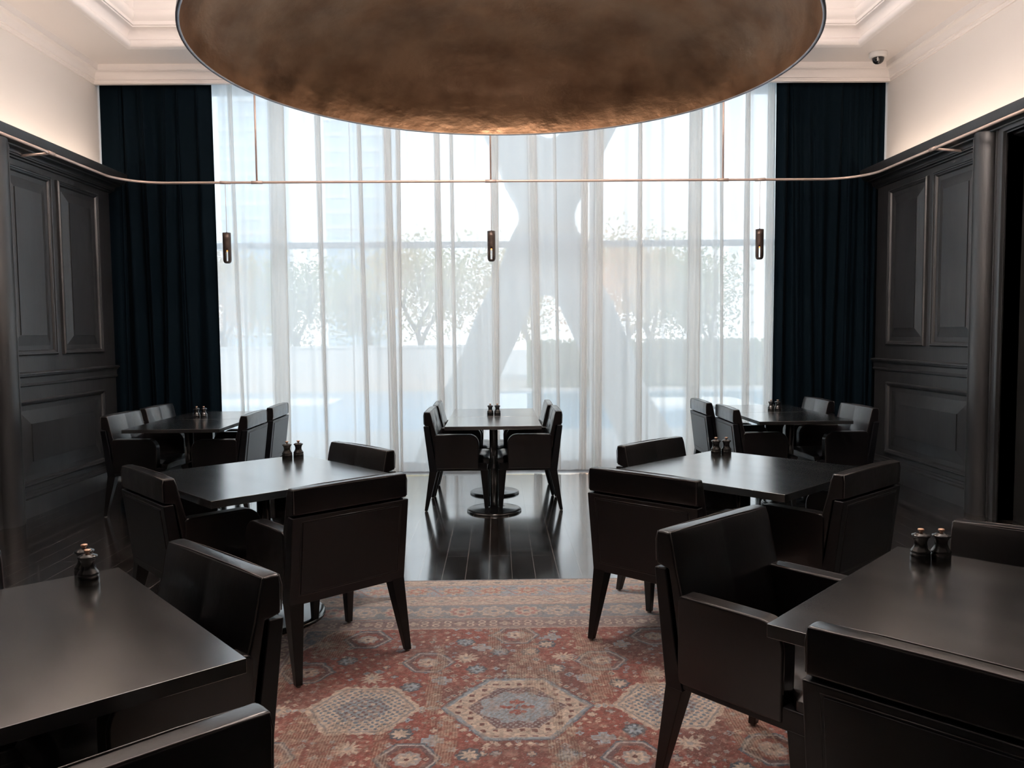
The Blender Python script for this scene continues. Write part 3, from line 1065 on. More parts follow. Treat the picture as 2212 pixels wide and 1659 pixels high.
    tc_ = n.new('ShaderNodeTexCoord'); l.new(tc_.outputs['Object'], t.inputs['Vector'])
    b = n.new('ShaderNodeBump'); b.inputs['Strength'].default_value = 0.35; b.inputs['Distance'].default_value = 0.002
    l.new(t.outputs['Fac'], b.inputs['Height']); l.new(b.outputs[0], p.inputs['Normal'])
    me.materials.append(m)
    o = bpy.data.objects.new('persian_rug', me)
    COL.objects.link(o)
    return tag(o, 'red and cream patterned rug with hexagon medallions on the dark floor', 'rug')


make_rug()
ZR = 0.0085


def on_rug(x, y):
    return -1.75 < x < 1.85 and 1.415 < y < 4.685


# ================================================================== CHAIR
def arc_xz(cx, cz, r, a0, a1, n=6):
    return arc(cx, cz, r, a0, a1, n)


def make_chair():
    """origin on the floor under the middle of the back; x forward, y to the sitter's left"""
    t = empty('dining_armchair')
    HW = 0.29
    # shell of the back: leaning slab with an inset rear panel
    m = MB()
    m.prism([(0.046, 0.33), (0.0, 0.712), (0.045, 0.714), (0.085, 0.46), (0.115, 0.33)], -HW, HW)
    bf = m.build('back_frame', M_LEATHER2, t, bevel=0.005)
    # inset rear panel, a slim raised leather field framed by the shell
    def rear(z, o): return 0.046 - (0.046) * (z - 0.33) / (0.712 - 0.33) - o
    z0, z1, y_ = 0.375, 0.690, 0.245
    m = MB()
    vs = []
    for o, dy in ((-0.006, 0.0), (0.0035, 0.004)):
        vs += [(rear(z0 + dy, o), -y_ + dy, z0 + dy), (rear(z0 + dy, o), y_ - dy, z0 + dy), (rear(z1 - dy, o), y_ - dy, z1 - dy), (rear(z1 - dy, o), -y_ + dy, z1 - dy)]
    m.add(vs, [(0, 1, 2, 3), (4, 5, 6, 7), (0, 1, 5, 4), (1, 2, 6, 5), (2, 3, 7, 6), (3, 0, 4, 7)])
    m.build('rear_panel', M_LEATHER2, bf, bevel=0.002)
    m = MB()
    loop = [(rear(z0 - 0.004, 0.0), -y_ - 0.004, z0 - 0.004), (rear(z0 - 0.004, 0.0), y_ + 0.004, z0 - 0.004), (rear(z1 + 0.003, 0.0), y_ + 0.004, z1 + 0.003), (rear(z1 + 0.003, 0), -y_ - 0.004, z1 + 0.003)]
    m.tube(loop, 0.0018, 6, closed=True)
    m.build('panel_seam', M_STITCH, bf)
    # back cushion
    m = MB()
    prof = [(0.004, 0.722), (0.002, 0.800), (0.006, 0.8305), (0.030, 0.8322), (0.056, 0.8308), (0.066, 0.80), (0.082, 0.72), (0.104, 0.64), (0.128, 0.54),
            (0.146, 0.45), (0.14, 0.425), (0.095, 0.43), (0.07, 0.60), (0.050, 0.712)]
    ys = [-0.284, -0.272, -0.14, -0.01, 0.0, 0.01, 0.14, 0.272, 0.284]
    n = len(prof)
    vs, fs = [], []
    for yy in ys:
        e = 0.004 if abs(yy) > 0.28 else 0
        gr = 0.0015 if yy == 0 else 0
        puff = 0.0035 * (1 - (abs(abs(yy) - 0.14) / 0.14) ** 2)
        for i, (x, z) in enumerate(prof):
            dx = 0
            if 5 <= i <= 9:
                dx = puff - gr
            vs.append((x + dx - (e if 4 <= i <= 10 else -e * 0.5), yy, z - (e if z > 0.8 else 0) + (e if z < 0.45 else 0)))
    for j in range(len(ys) - 1):
        for i in range(n):
            i2 = (i + 1) % n
            fs.append((j * n + i, j * n + i2, (j + 1) * n + i2, (j + 1) * n + i))
    fs += [tuple(range(n)), tuple(range((len(ys) - 1) * n, len(ys) * n))[::-1]]
    m.add(vs, fs)
    bc = m.build('back_cushion', M_LEATHER, t, bevel=0.006, bseg=3)
    # stitched seams along the top edges and down both corners
    m = MB()
    m.tube([(0.003, -0.281, 0.73), (0.001, -0.282, 0.80), (0.006, -0.279, 0.826), (0.008, -0.15, 0.8305), (0.008, 0.0, 0.832), (0.008, 0.15, 0.8305), (0.006, 0.279, 0.826), (0.001, 0.282, 0.80), (0.003, 0.281, 0.73)], 0.0020, 6)
    m.tube([(0.140, -0.279, 0.46), (0.104, -0.280, 0.63), (0.080, -0.280, 0.72), (0.063, -0.280, 0.80), (0.054, -0.277, 0.827), (0.055, -0.14, 0.8315), (0.055, 0.0, 0.832), (0.055, 0.14, 0.8315), (0.054, 0.277, 0.827),
            (0.063, 0.280, 0.80), (0.080, 0.280, 0.72), (0.104, 0.280, 0.63), (0.140, 0.279, 0.46)], 0.0020, 6)
    m.build('piping', M_STITCH, bc)
    # arms: upholstered side panels with a rounded front corner
    for sy in (-1, 1):
        poly = [(0.09, 0.40), (0.09, 0.628), (0.105, 0.641)] + [(x, z) for x, z in arc(0.378, 0.562, 0.080, 90, 0, 7)] + [(0.455, 0.43), (0.455, 0.355), (0.08, 0.355)]
        y0, y1 = sorted((sy * 0.222, sy * HW))
        a = MB().prism(poly, y0, y1).build('armrest', M_LEATHER, t, bevel=0.009, bseg=3)
        m = MB()
        for yy in (sy * 0.229, sy * 0.2835):
            pts = [(0.13, yy, 0.6405)] + [(x, yy, z - 0.001) for x, z in arc(0.378, 0.562, 0.079, 90, 0, 7)] + [(0.4545, yy, 0.44)]
            m.tube(pts, 0.0016, 6)
        m.build('piping', M_STITCH, a)
    # seat
    MB().box(0.075, 0.525, -0.285, 0.285, 0.338, 0.405).build('seat_rail', M_LEATHER2, t, bevel=0.006)
    m = MB()
    vs, fs = [], []
    nx, ny = 9, 13
    for i in range(nx):
        for j in range(ny):
            x = 0.10 + (0.548 - 0.10) * i / (nx - 1)
            y = -0.219 + 0.438 * j / (ny - 1)
            if x > 0.46:
                y *= 1.27
            e = (1 - (2 * i / (nx - 1) - 1) ** 6) * (1 - (2 * j / (ny - 1) - 1) ** 6)
            z = 0.435 + 0.028 * e
            if i in (0,): z = 0.42
            if j == ny // 2: z -= 0.004
            if i == 5: z -= 0.0035
            vs.append((x, y, z))
    for i in range(nx - 1):
        for j in range(ny - 1):
            fs.append((i * ny + j, i * ny + j + 1, (i + 1) * ny + j + 1, (i + 1) * ny + j))
    b = len(vs)
    border = [(0, j) for j in range(ny)] + [(i, ny - 1) for i in range(1, nx)] + [(nx - 1, j) for j in range(ny - 2, -1, -1)] + [(i, 0) for i in range(nx - 2, 0, -1)]
    for (i, j) in border:
        x, y, z = vs[i * ny + j]
        vs.append((x - (0.012 if i == nx - 1 else 0), y, 0.392))
    k = len(border)
    for q in range(k):
        i, j = border[q]
        i2, j2 = border[(q + 1) % k]
        fs.append((i * ny + j, i2 * ny + j2, b + (q + 1) % k, b + q))
    fs.append(tuple(range(b, b + k)))
    m.add(vs, fs)
    m.build('seat_cushion', M_LEATHER, t, bevel=0.006, bseg=3)
    # legs
    for sy in (-1, 1):
        o = sy * 0.289
        i_ = sy * 0.222
        ob = sy * 0.292
        ib = sy * 0.262
        rl = MB().frustum((0.0, 0.026, *sorted((ob, ib)), 0.006), (0.046, 0.112, *sorted((o, i_)), 0.345)).build('rear_leg', M_CHAIRWOOD, t, bevel=0.003)
        MB().lathe([(0.010, 0.0), (0.010, 0.008)], 12, (0.013, (ob + ib) / 2, 0)).build('glide', M_GLIDE, rl)
        i_ = sy * 0.232
        ib = sy * 0.258
        o2 = sy * 0.287
        fl = MB().frustum((0.503, 0.532, *sorted((sy * 0.286, ib)), 0.006), (0.468, 0.534, *sorted((o2, i_)), 0.345)).build('front_leg', M_CHAIRWOOD, t, bevel=0.003)
        MB().lathe([(0.010, 0.0), (0.010, 0.008)], 12, (0.517, sy * 0.272, 0)).build('glide', M_GLIDE, fl)
    return t


chairs = [
    # x, y, heading, label, group
    (-0.620, 6.869, -1.0, 'dark leather armchair left of the centre table, nearer of the two', 'armchairs around the centre table'),
    (-0.605, 7.480, 0.5, 'dark leather armchair left of the centre table, farther one by the sheers', 'armchairs around the centre table'),
    (0.526, 6.857, 180.3, 'dark leather armchair right of the centre table, nearer of the two', 'armchairs around the centre table'),
    (0.500, 7.468, 179.6, 'dark leather armchair right of the centre table, farther one by the sheers', 'armchairs around the centre table'),
    (-3.235, 6.810, -2.5, 'dark leather armchair by the left panelling, near seat at the far left table', 'armchairs around the far left table'),
    (-3.225, 7.490, -1.5, 'dark leather armchair in the left corner in front of the dark drape', 'armchairs around the far left table'),
    (-2.026, 6.722, 180.1, 'armchair with window-lit back, near right seat at the far left table', 'armchairs around the far left table'),
    (-2.026, 7.444, 181.0, 'armchair with window-lit back, far right seat at the far left table', 'armchairs around the far left table'),
    (1.879, 7.473, 0.6, 'armchair with window-lit back, far left seat at the far right table', 'armchairs around the far right table'),
    (1.933, 6.799, -0.8, 'armchair with window-lit back, near left seat at the far right table', 'armchairs around the far right table'),
    (3.080, 7.530, 180.8, 'dark leather armchair in the right corner in front of the dark drape', 'armchairs around the far right table'),
    (3.140, 6.815, 182.5, 'dark leather armchair by the right panelling, near seat at the far right table', 'armchairs around the far right table'),
    (-0.633, 3.437, 131.8, 'armchair seen from behind, on the rug edge in front of the left middle table', 'armchairs around the left middle table'),
    (-1.683, 3.737, 41.9, 'armchair seen from behind at the left corner of the left middle table', 'armchairs around the left middle table'),
    (-0.768, 4.583, 223.8, 'armchair on the far side of the left middle table, only its top showing', 'armchairs around the left middle table'),
    (0.627, 3.527, 47.1, 'armchair seen from behind, left side of the right middle table on the rug', 'armchairs around the right middle table'),
    (1.730, 3.622, 130.2, 'armchair seen from behind at the right side of the right middle table', 'armchairs around the right middle table'),
    (0.871, 4.649, -47.5, 'armchair on the far side of the right middle table, only its top showing', 'armchairs around the right middle table'),
    (-0.788, 2.304, 226.1, 'armchair with bright top edge at the far right side of the front left table', 'armchairs around the front left table'),
    (-0.597, 1.141, 133.1, 'armchair back cropped by the lower left edge of the photo, brown stitched top', 'armchairs around the front left table'),
    (-1.745, 2.240, -49.3, 'armchair back just showing at the left edge behind the front left table', 'armchairs around the front left table'),
    (0.717, 2.707, -49.8, 'armchair pulled away from the front right table, its open seat showing', 'armchairs around the front right table'),
    (0.849, 1.462, 43.9, 'armchair back filling the lower right corner, brown stitched top', 'armchairs around the front right table'),
    (1.744, 2.436, 226.1, 'armchair back across the front right table, beside the pepper mills', 'armchairs around the front right table'),
]
proto = make_chair()
for i, (x, y, a, lab, grp) in enumerate(chairs):
    o = proto if i == 0 else copy_tree(proto)
    o.location = (x, y, ZR if on_rug(x, y) else 0.0)
    o.rotation_euler = (0, 0, math.radians(a))
    tag(o, lab, 'chair', grp)


# ================================================================== TABLES
def make_table(sx, sy, th, rbase):
    t = empty('dining_table')
    tp = MB().box(-sx / 2, sx / 2, -sy / 2, sy / 2, 0.75 - th, 0.75).build('tabletop', M_TABLE, t, bevel=0.0015)
    MB().box(-sx * 0.16, sx * 0.16, -sy * 0.16, sy * 0.16, 0.735 - th, 0.751 - th).build('mounting_plate', M_STEEL, t, bevel=0.003)
    MB().lathe([(0.034, 0.02), (0.034, 0.74 - th)], 24).build('pedestal_column', M_STEEL, t)
    MB().lathe([(rbase, 0.0), (rbase + 0.002, 0.004), (rbase + 0.002, 0.012), (rbase - 0.006, 0.018), (rbase - 0.03, 0.0205), (0.06, 0.024), (0.036, 0.034)], 64).build('base_disc', M_STEEL, t)
    return t


tb = make_table(0.76, 0.738, 0.028, 0.225)
small = [(-0.045, 6.592, 0, 'small square dark table in the middle of the room, nearer of the joined pair', 'centre pair of tables'),
         (-0.045, 7.338, 0, 'small square dark table in the middle by the sheers, farther of the joined pair', 'centre pair of tables'),
         (-2.565, 6.612, 0, 'small dark table at the far left, nearer of the joined pair', 'far left pair of tables'),
         (-2.565, 7.356, 0, 'small dark table at the far left against the curtains, farther of the pair', 'far left pair of tables'),
         (2.475, 6.712, 0, 'small dark table at the far right, nearer of the joined pair', 'far right pair of tables'),
         (2.475, 7.458, 0, 'small dark table at the far right against the curtains, farther of the pair', 'far right pair of tables')]
for i, (x, y, a, lab, grp) in enumerate(small):
    o = tb if i == 0 else copy_tree(tb)
    o.location = (x, y, 0)
    tag(o, lab, 'table', grp)
tb2 = make_table(0.95, 0.95, 0.034, 0.30)
big = [(-1.224, 4.112, 42.75, 'square table with pale window glare, left middle, turned diagonally'),
       (1.274, 4.099, 42.63, 'square table with pale window glare, right middle, turned diagonally'),
       (-1.234, 1.788, 40.7, 'large dark square table filling the lower left corner'),
       (1.321, 1.905, 45.64, 'large dark square table at the lower right, brown-grey top')]
for i, (x, y, a, lab) in enumerate(big):
    o = tb2 if i == 0 else copy_tree(tb2)
    o.location = (x, y, ZR if on_rug(x, y) else 0.0)
    o.rotation_euler = (0, 0, math.radians(a))
    tag(o, lab, 'table', 'diagonal square tables')


# ================================================================== MILLS
def make_mill():
    t = empty('pepper_mill')
    m = MB()
    m.lathe([(0.0275, 0.0), (0.0290, 0.0015), (0.0290, 0.0250), (0.0272, 0.0265), (0.0272, 0.0280), (0.0292, 0.0295), (0.0290, 0.0325), (0.0262, 0.0370),
             (0.0215, 0.0440), (0.0182, 0.0530), (0.0178, 0.0590), (0.0190, 0.0660), (0.0215, 0.0725), (0.0230, 0.0755), (0.0226, 0.0762)], 40)
    m.build('body', M_MILL, t)
    MB().lathe([(0.0225, 0.0760), (0.0262, 0.0775), (0.0272, 0.0800), (0.0262, 0.0825), (0.0215, 0.0850), (0.0165, 0.0866), (0.0160, 0.0874), (0.0100, 0.0886), (0.0, 0.0890)], 40).build('cap', M_MILL, t)
    MB().lathe([(0.0052, 0.0885), (0.0050, 0.0915), (0.0066, 0.0940), (0.0090, 0.0960), (0.0098, 0.0985), (0.0088, 0.1010), (0.0050, 0.1024), (0.0, 0.1026)], 24).build('knob', M_KNOB, t)
    return t


mill0 = make_mill()
ZT_ = 0.7505
mills = [(-1.192, 2.292, 'black pepper mill on the front left table, the nearer of its pair', ZR, 'mills on the front left table'),
         (-1.232, 2.352, 'black salt mill on the front left table, half hidden behind the other', ZR, 'mills on the front left table'),
         (1.298, 2.405, 'black mill on the front right table, left of its pair', ZR, 'mills on the front right table'),
         (1.359, 2.400, 'black mill on the front right table, right one next to the chair back', ZR, 'mills on the front right table'),
         (-1.232, 4.628, 'small black mill on the left middle table, left of its pair', ZR, 'mills on the left middle table'),
         (-1.173, 4.655, 'small black mill on the left middle table, right of its pair', ZR, 'mills on the left middle table'),
         (1.262, 4.590, 'small black mill on the right middle table, left of its pair', ZR, 'mills on the right middle table'),
         (1.322, 4.590, 'small black mill on the right middle table, right of its pair', ZR, 'mills on the right middle table'),
         (-0.075, 7.10, 'tiny black mill at the seam of the centre tables, left of its pair', 0, 'mills on the centre table'),
         (-0.012, 7.10, 'tiny black mill at the seam of the centre tables, right of its pair', 0, 'mills on the centre table'),
         (-2.692, 7.13, 'tiny black mill on the far left table, left of its pair', 0, 'mills on the far left table'),
         (-2.628, 7.13, 'tiny black mill on the far left table, right of its pair', 0, 'mills on the far left table'),
         (2.484, 7.21, 'tiny black mill on the far right table, left of its pair', 0, 'mills on the far right table'),
         (2.546, 7.21, 'tiny black mill on the far right table, right of its pair', 0, 'mills on the far right table')]
for i, (x, y, lab, dz, grp) in enumerate(mills):
    o = mill0 if i == 0 else copy_tree(mill0)
    zz = 0.7502 + (ZR if dz and on_rug(*(min(big, key=lambda b: (b[0] - x) ** 2 + (b[1] - y) ** 2)[:2])) else 0)
    o.location = (x, y, zz)
    tag(o, lab, 'pepper mill', grp)

# ================================================================== DOME PENDANT
dome = empty('dome_pendant_lamp', (0.04, 4.56, 3.0))
tag(dome, 'huge hanging dome lamp with aged gold interior above the tables', 'pendant lamp')
RD = 1.668
HD = 0.72
inner = []
outer = []
for i in range(29):
    a = (PI / 2) * i / 28
    inner.append((RD * math.cos(a), HD * math.sin(a)))
    outer.append(((RD + 0.014) * math.cos(a), (HD + 0.03) * math.sin(a)))
inner[-1] = (0.0, HD); outer[-1] = (0.0, HD + 0.03)
MB().lathe(inner, 160, cap=False).build('gold_interior', M_GOLD, dome, fix=False)
MB().lathe(outer, 160, cap=False).build('outer_shell', M_SILVER, dome, fix=False)
MB().lathe([(RD - 0.001, 0.0), (RD - 0.001, -0.006), (RD + 0.016, -0.006), (RD + 0.016, 0.008)], 160, cap=False).build('rim', M_SILVER, dome)
MB().lathe([(0.02, HD + 0.02), (0.02, 1.74)], 16).build('suspension_rod', M_RAIL, dome)
MB().lathe([(0.02, HD), (0.02, 0.525), (0.16, 0.530), (0.162, 0.524), (0.0, 0.515)], 48).build('bulb_blocker', M_RAIL, dome)  # added unseen pan, shaped to block the bulb's downward light
pl = bpy.data.lights.new('dome_bulb', 'POINT')
pl.energy = 72
pl.shadow_soft_size = 0.04
pl.color = (1.0, 0.72, 0.5)
plo = bpy.data.objects.new('dome_bulb', pl)
COL.objects.link(plo)
plo.location = (0.04, 4.62, 3.0 + 0.585)

# ================================================================== RAIL LIGHT
ZRL, YRL, XRL, RB = 2.980, 8.0, 3.645, 0.42
pts = [(-XRL, 2.4, ZRL), (-XRL, YRL - RB, ZRL)]
for i in range(1, 13):
    a = PI + (-PI / 2) * i / 12
    pts.append((-XRL + RB + RB * math.cos(a), YRL - RB + RB * math.sin(a), ZRL))
for i in range(0, 13):
    a = PI / 2 - (PI / 2) * i / 12
    pts.append((XRL - RB + RB * math.cos(a), YRL - RB + RB * math.sin(a), ZRL))
pts.append((XRL, 2.4, ZRL))
rail = empty('suspended_rail', (0, YRL, ZRL))
tag(rail, 'slim pinkish metal tube rail curving round the room in front of the window', 'lighting rail')


def part(m, name, material, **k):
    o = m.build(name, material, rail, **k)
    o.matrix_parent_inverse = Matrix.Translation((0, -YRL, -ZRL))
    return o


part(MB().tube(pts, 0.0125, 14), 'tube', M_RAIL)
for x in (-2.355, -0.056, 2.250):
    part(MB().tube([(x, YRL, ZRL + 0.01), (x, YRL, 4.15)], 0.0095, 10), 'ceiling_rod', M_RAIL)
    part(MB().tube([(x - 0.055, YRL, ZRL), (x + 0.055, YRL, ZRL)], 0.0165, 12), 'sleeve', M_RAIL)
for s in (-1, 1):
    part(MB().tube([(s * XRL, 6.70, ZRL), (s * 3.84, 6.66, 2.955), (s * XP, 6.65, 2.95)], 0.0105, 10), 'wall_bracket', M_RAIL)
    part(MB().tube([(s * XRL, 6.655, ZRL), (s * XRL, 6.75, ZRL)], 0.0165, 12), 'sleeve', M_RAIL)


# ================================================================== CYLINDER PENDANTS
def make_pendant():
    t = empty('cylinder_pendant')
    # shell: cylinder with a round bottom, slotted front and back
    R, H, th = 0.040, 0.30, 0.005
    prof = [(R, 0.30), (R, 0.25), (R, 0.20), (R, 0.155), (R, 0.13), (R, 0.10), (R, 0.07), (R, 0.045), (R * 0.985, 0.032), (R * 0.92, 0.020), (R * 0.78, 0.009), (R * 0.5, 0.002), (0.0005, 0.0)]
    seg = 48
    vs, fs = [], []
    n = len(prof)
    for k in range(seg):
        a = 2 * PI * k / seg
        for r, z in prof:
            vs.append((r * math.cos(a), r * math.sin(a), z))
    for k in range(seg):
        k2 = (k + 1) % seg
        am = (2 * PI * (k + 0.5) / seg)
        slot = abs(math.cos(am)) < 0.22
        for i in range(n - 1):
            zm = (prof[i][1] + prof[i + 1][1]) / 2
            if slot and 0.015 < zm < 0.13:
                continue
            fs.append((k * n + i, k * n + i + 1, k2 * n + i + 1, k2 * n + i))
    m = MB()
    m.add(vs, fs, True)
    sh = m.build('shade', M_PENDANT, t, fix=False)
    md = sh.modifiers.new('solid', 'SOLIDIFY')
    md.thickness = th
    md.offset = -1
    MB().lathe([(0.0, 0.298), (R - 0.001, 0.298), (R - 0.001, 0.301), (0.006, 0.302), (0.004, 0.31)], 32).build('top_cap', M_PENDANT, t)
    MB().lathe([(0.0, 0.112), (0.0045, 0.115), (0.0055, 0.128), (0.003, 0.142), (0.0, 0.146)], 12).build('glowing_tip', M_FLAME, t)
    MB().lathe([(0.004, 0.13), (0.012, 0.14), (0.012, 0.298)], 16).build('lamp_stem', M_PENDANT, t)
    MB().tube([(0, 0, 0.305), (0, 0, ZRL - 2.19 + 0.0)], 0.0022, 6).build('cable', M_RAIL, t)
    MB().tube([(-0.05, 0, ZRL - 2.19), (0.05, 0, ZRL - 2.19)], 0.0160, 12).build('rail_clip', M_RAIL, t)
    return t


p0 = make_pendant()
for i, (x, lab, grp) in enumerate([(-2.666, 'dark cylinder pendant with amber tip hanging at the left of the rail', 1), (-0.056, 'dark cylinder pendant with amber tip hanging in the middle of the rail', 1),
                                   (2.622, 'dark cylinder pendant with amber tip hanging at the right of the rail', 1)]):
    o = p0 if i == 0 else copy_tree(p0)
    o.location = (x, YRL, 2.19)
    o.rotation_euler = (0, 0, math.atan2(-x, YRL) * 0.8)
    tag(o, lab, 'pendant lamp', 'slim cylinder pendants on the rail')

# ================================================================== CCTV
cc = empty('dome_security_camera', (3.70, 7.83, 4.15))
tag(cc, 'small white dome security camera on the ceiling at the upper right', 'security camera')
MB().lathe([(0.082, 0.0), (0.084, -0.012), (0.080, -0.040), (0.066, -0.050), (0.0, -0.050)], 40).build('housing', M_CAMW, cc)
MB().lathe([(0.056, -0.049), (0.054, -0.068), (0.045, -0.088), (0.028, -0.102), (0.0, -0.108)], 32).build('smoked_dome', M_CAMB, cc)
MB().box(-0.030, -0.018, -0.050, -0.046, -0.090, -0.055).build('lens', M_CAMW, cc)

# ================================================================== OUTSIDE
GZ = -0.32
tag(MB().box(-40, 40, 9.15, 14.9, GZ - 0.2, GZ).box(-40, 40, 25.3, 90, GZ - 0.2, GZ).box(-40, -13, 14.9, 25.3, GZ - 0.2, GZ).box(11, 40, 14.9, 25.3, GZ - 0.2, GZ)
    .build('ground', M_DECK), kind='structure')
tag(MB().box(-13, 11, 14.9, 25.3, GZ - 0.15, GZ - 0.05).build('pool_water', M_POOL), 'pale blue swimming pool beyond the sheer curtains', 'pool')
tag(MB().box(-9.4, -4.4, 20.6, 22.6, GZ - 0.15, GZ + 0.02).build('sunlit_slab', M_PLAT, bevel=0.02), 'pale slab standing in for a sunlit patch, seen at the left', 'sunlit patch', 'slabs for sunlit patches')  # pale slabs added in place of sunlit patches of ground
tag(MB().box(3.2, 6.4, 19.4, 21.8, GZ - 0.15, GZ + 0.02).build('sunlit_slab', M_PLAT, bevel=0.02), 'pale slab standing in for a sunlit patch right of the lattice column', 'sunlit patch', 'slabs for sunlit patches')
tag(MB().box(-14, -0.2, 26.0, 26.3, GZ, 1.06).box(-14, -0.15, 25.95, 26.35, 1.06, 1.13).build('garden_wall', M_CREAM), 'low cream garden wall beyond the pool, left half of the window', 'wall')
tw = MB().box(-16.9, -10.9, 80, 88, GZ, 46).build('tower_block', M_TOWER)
tag(tw, 'pale blue tower block seen faintly through the sheers at the left', 'building', 'towers beyond the garden')
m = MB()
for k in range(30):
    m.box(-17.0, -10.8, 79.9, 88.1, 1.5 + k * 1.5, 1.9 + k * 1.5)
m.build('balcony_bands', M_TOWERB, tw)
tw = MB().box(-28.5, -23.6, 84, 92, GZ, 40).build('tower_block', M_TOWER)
tag(tw, 'faint pale tower block at the left edge of the window', 'building', 'towers beyond the garden')
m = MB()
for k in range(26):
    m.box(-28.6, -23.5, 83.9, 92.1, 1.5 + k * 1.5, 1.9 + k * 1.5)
m.build('balcony_bands', M_TOWERB, tw)

# curved white lattice column (shell-like openwork standing between window and pool)
OUT_L = [(-1.143, -0.32), (-0.978, 0.148), (-0.747, 0.653), (-0.465, 1.187), (-0.242, 1.77), (0.023, 2.254), (0.127, 2.53), (0.218, 2.761), (0.310, 2.93), (0.337, 3.05), (0.325, 3.17), (0.285, 3.267),
         (0.161, 3.479), (0.038, 3.796), (-0.096, 4.111), (-0.317, 4.543), (-0.68, 5.337), (-1.0, 6.3)]
OUT_R = [(2.5, 6.3), (2.128, 5.329), (1.878, 4.841), (1.563, 4.184), (1.399, 3.869), (1.202, 3.473), (1.06, 3.20), (1.011, 3.07), (1.015, 2.95), (1.054, 2.843), (1.161, 2.673), (1.395, 2.098), (1.522, 1.882),
         (1.739, 1.339), (2.009, 0.632), (2.333, 0.112), (2.528, -0.32)]
IN_LOW = [(1.83, -0.32), (1.655, 0.119), (1.43, 0.637), (1.175, 1.242), (1.068, 1.479), (0.941, 1.76), (0.853, 1.955), (0.771, 2.021), (0.663, 2.045), (0.542, 2.01), (0.446, 1.909), (0.336, 1.695), (0.251, 1.442),
          (0.095, 1.118), (-0.02, 0.85), (-0.109, 0.525), (-0.34, -0.32)]
IN_TOP = [(1.75, 6.3), (1.377, 5.331), (1.2, 4.843), (1.029, 4.414), (0.908, 4.131), (0.82, 4.051), (0.675, 4.030), (0.569, 4.083), (0.507, 4.189), (0.358, 4.448), (0.217, 4.847), (0.066, 5.335), (-0.25, 6.3)]
poly = OUT_L + IN_TOP[::-1] + OUT_R + IN_LOW
cu = bpy.data.curves.new('lattice_outline', 'CURVE')
cu.dimensions = '2D'
cu.fill_mode = 'BOTH'
sp = cu.splines.new('POLY')
sp.points.add(len(poly) - 1)
for i, (x, z) in enumerate(poly):
    sp.points[i].co = (x, z, 0, 1)
sp.use_cyclic_u = True
cu.extrude = 0.22
cu.bevel_depth = 0.03
cu.bevel_resolution = 2
tmp = bpy.data.objects.new('tmp', cu)
COL.objects.link(tmp)
dg = bpy.context.evaluated_depsgraph_get()
me = bpy.data.meshes.new_from_object(tmp.evaluated_get(dg))
bpy.data.objects.remove(tmp)
me.materials.clear()
me.materials.append(M_CONCRETE)
lat = bpy.data.objects.new('lattice_column', me)
COL.objects.link(lat)
lat.rotation_euler = (PI / 2, 0, 0)
lat.location = (0, 11.0, 0)
tag(lat, 'curved white openwork column outside, right of the middle of the window', 'column')


# trees
def make_tree(name, seed, height, crown_r, leafmat, nleaf):
    r = random.Random(seed)
    t = empty(name)
    m = MB()
    tips = []

    def branch(p, d, length, rad, depth):
        pts_, rr = [p.copy()], [rad]
        q = p.copy()
        dd = d.copy()
        for k in range(4):
            dd = (dd + Vector((r.uniform(-.22, .22), r.uniform(-.22, .22), r.uniform(-.05, .15)))).normalized()
            q = q + dd * length / 4
            pts_.append(q.copy())
            rr.append(rad * (1 - 0.13 * (k + 1)))
        m.tube(pts_, rr, 7)
        tips.append(q.copy())
        if depth > 0:
            for k in range(3 if depth > 1 else 2):
                nd = (dd + Vector((r.uniform(-.9, .9), r.uniform(-.9, .9), r.uniform(-.1, .5)))).normalized()
                branch(q if k else pts_[3], nd, length * r.uniform(.62, .82), rad * 0.5, depth - 1)
    branch(Vector((0, 0, 0)), Vector((0.05, 0, 1)), height * 0.33, 0.16, 3)
    m.build('trunk', M_BARK, t)
    m = MB()
    vs, fs = [], []
    for k in range(nleaf):
        c = r.choice(tips)
        p = c + Vector((r.gauss(0, .42), r.gauss(0, .42), r.gauss(0, .34))) * crown_r
        if p.z < height * 0.25:
            continue
        a = Vector((r.uniform(-1, 1), r.uniform(-1, 1), r.uniform(-1, 1))).normalized()
        b = a.cross(Vector((r.uniform(-1, 1), r.uniform(-1, 1), 1))).normalized()
        s = r.uniform(.05, .11)
        i = len(vs)
        vs += [p - a * s, p - b * s * .5, p + a * s, p + b * s * .5]
        fs.append((i, i + 1, i + 2, i + 3))
    m.add(vs, fs)
    m.build('crown', leafmat, t, fix=False)
    return t


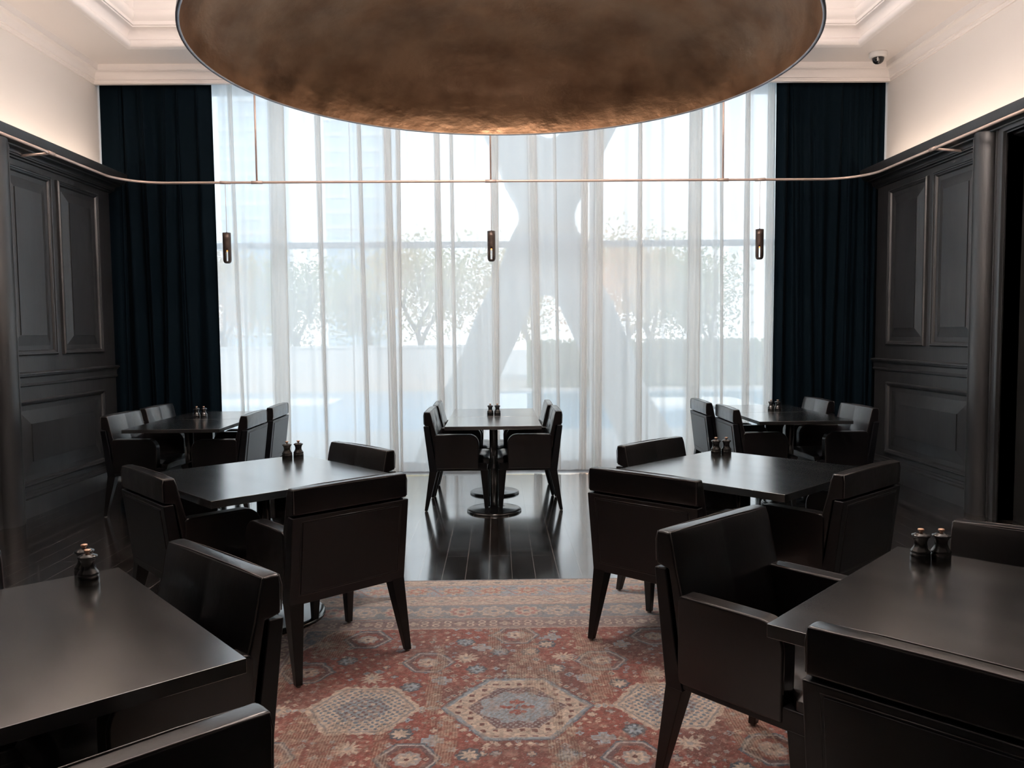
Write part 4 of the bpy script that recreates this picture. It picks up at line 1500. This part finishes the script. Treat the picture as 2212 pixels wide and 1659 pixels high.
ta = make_tree('garden_tree', 3, 5.2, 1.3, M_LEAFA, 5200)
tb_ = make_tree('garden_tree', 8, 5.6, 1.35, M_LEAFC, 4600)
tcx = make_tree('garden_tree', 15, 4.8, 1.3, M_LEAFB, 5200)
tree_spots = [(0, -2.6, 28.5, 1.15, 'yellow-green tree beyond the wall, just left of the middle of the window'),
              (1, 4.0, 24.4, 0.95, 'ochre-tinted tree right of the lattice column with dark branches'),
              (2, 7.6, 27.0, 1.0, 'olive green tree at the right edge of the window'),
              (2, -6.9, 29.0, 1.0, 'olive green tree behind the garden wall, near the left pendant'),
              (1, -9.8, 28.5, 0.95, 'ochre-tinted tree at the left edge of the window'),
              (0, 5.9, 29.5, 1.2, 'yellow-green tree between two others right of the lattice column'),
              (0, 1.4, 31.0, 1.1, 'yellow-green tree seen through the arch of the lattice column'),
              (2, -4.7, 31.5, 1.0, 'olive green tree behind the garden wall, left of the middle')]
protos = [ta, tb_, tcx]
used = set()
for i, (k, x, y, s, lab) in enumerate(tree_spots):
    if k in used:
        o = copy_tree(protos[k])
    else:
        o = protos[k]
        used.add(k)
    o.location = (x, y, GZ)
    o.scale = (s, s, s)
    o.rotation_euler = (0, 0, i * 1.3)
    tag(o, lab, 'tree', 'trees beyond the pool')
# clipped hedge on the right
m = MB()
rr = random.Random(4)
vs, fs = [], []
for k in range(9000):
    x = rr.uniform(1.0, 13.0); y = rr.uniform(26.6, 28.0); z = rr.uniform(GZ, 1.25)
    if rr.random() < 0.6: y = 26.6 + rr.uniform(-.05, .08)
    a = Vector((rr.uniform(-1, 1), rr.uniform(-1, 1), rr.uniform(-1, 1))).normalized()
    b = a.cross(Vector((rr.uniform(-1, 1), .3, 1))).normalized()
    s = rr.uniform(.06, .12)
    p = Vector((x, y, z))
    i = len(vs)
    vs += [p - a * s, p - b * s * .6, p + a * s, p + b * s * .6]
    fs.append((i, i + 1, i + 2, i + 3))
m.add(vs, fs)
m.box(1.0, 13.0, 26.7, 27.9, GZ, 1.15)
hd = m.build('hedge', M_LEAFB, fix=False)
tag(hd, 'low clipped hedge beyond the pool in the right half of the window', 'hedge')
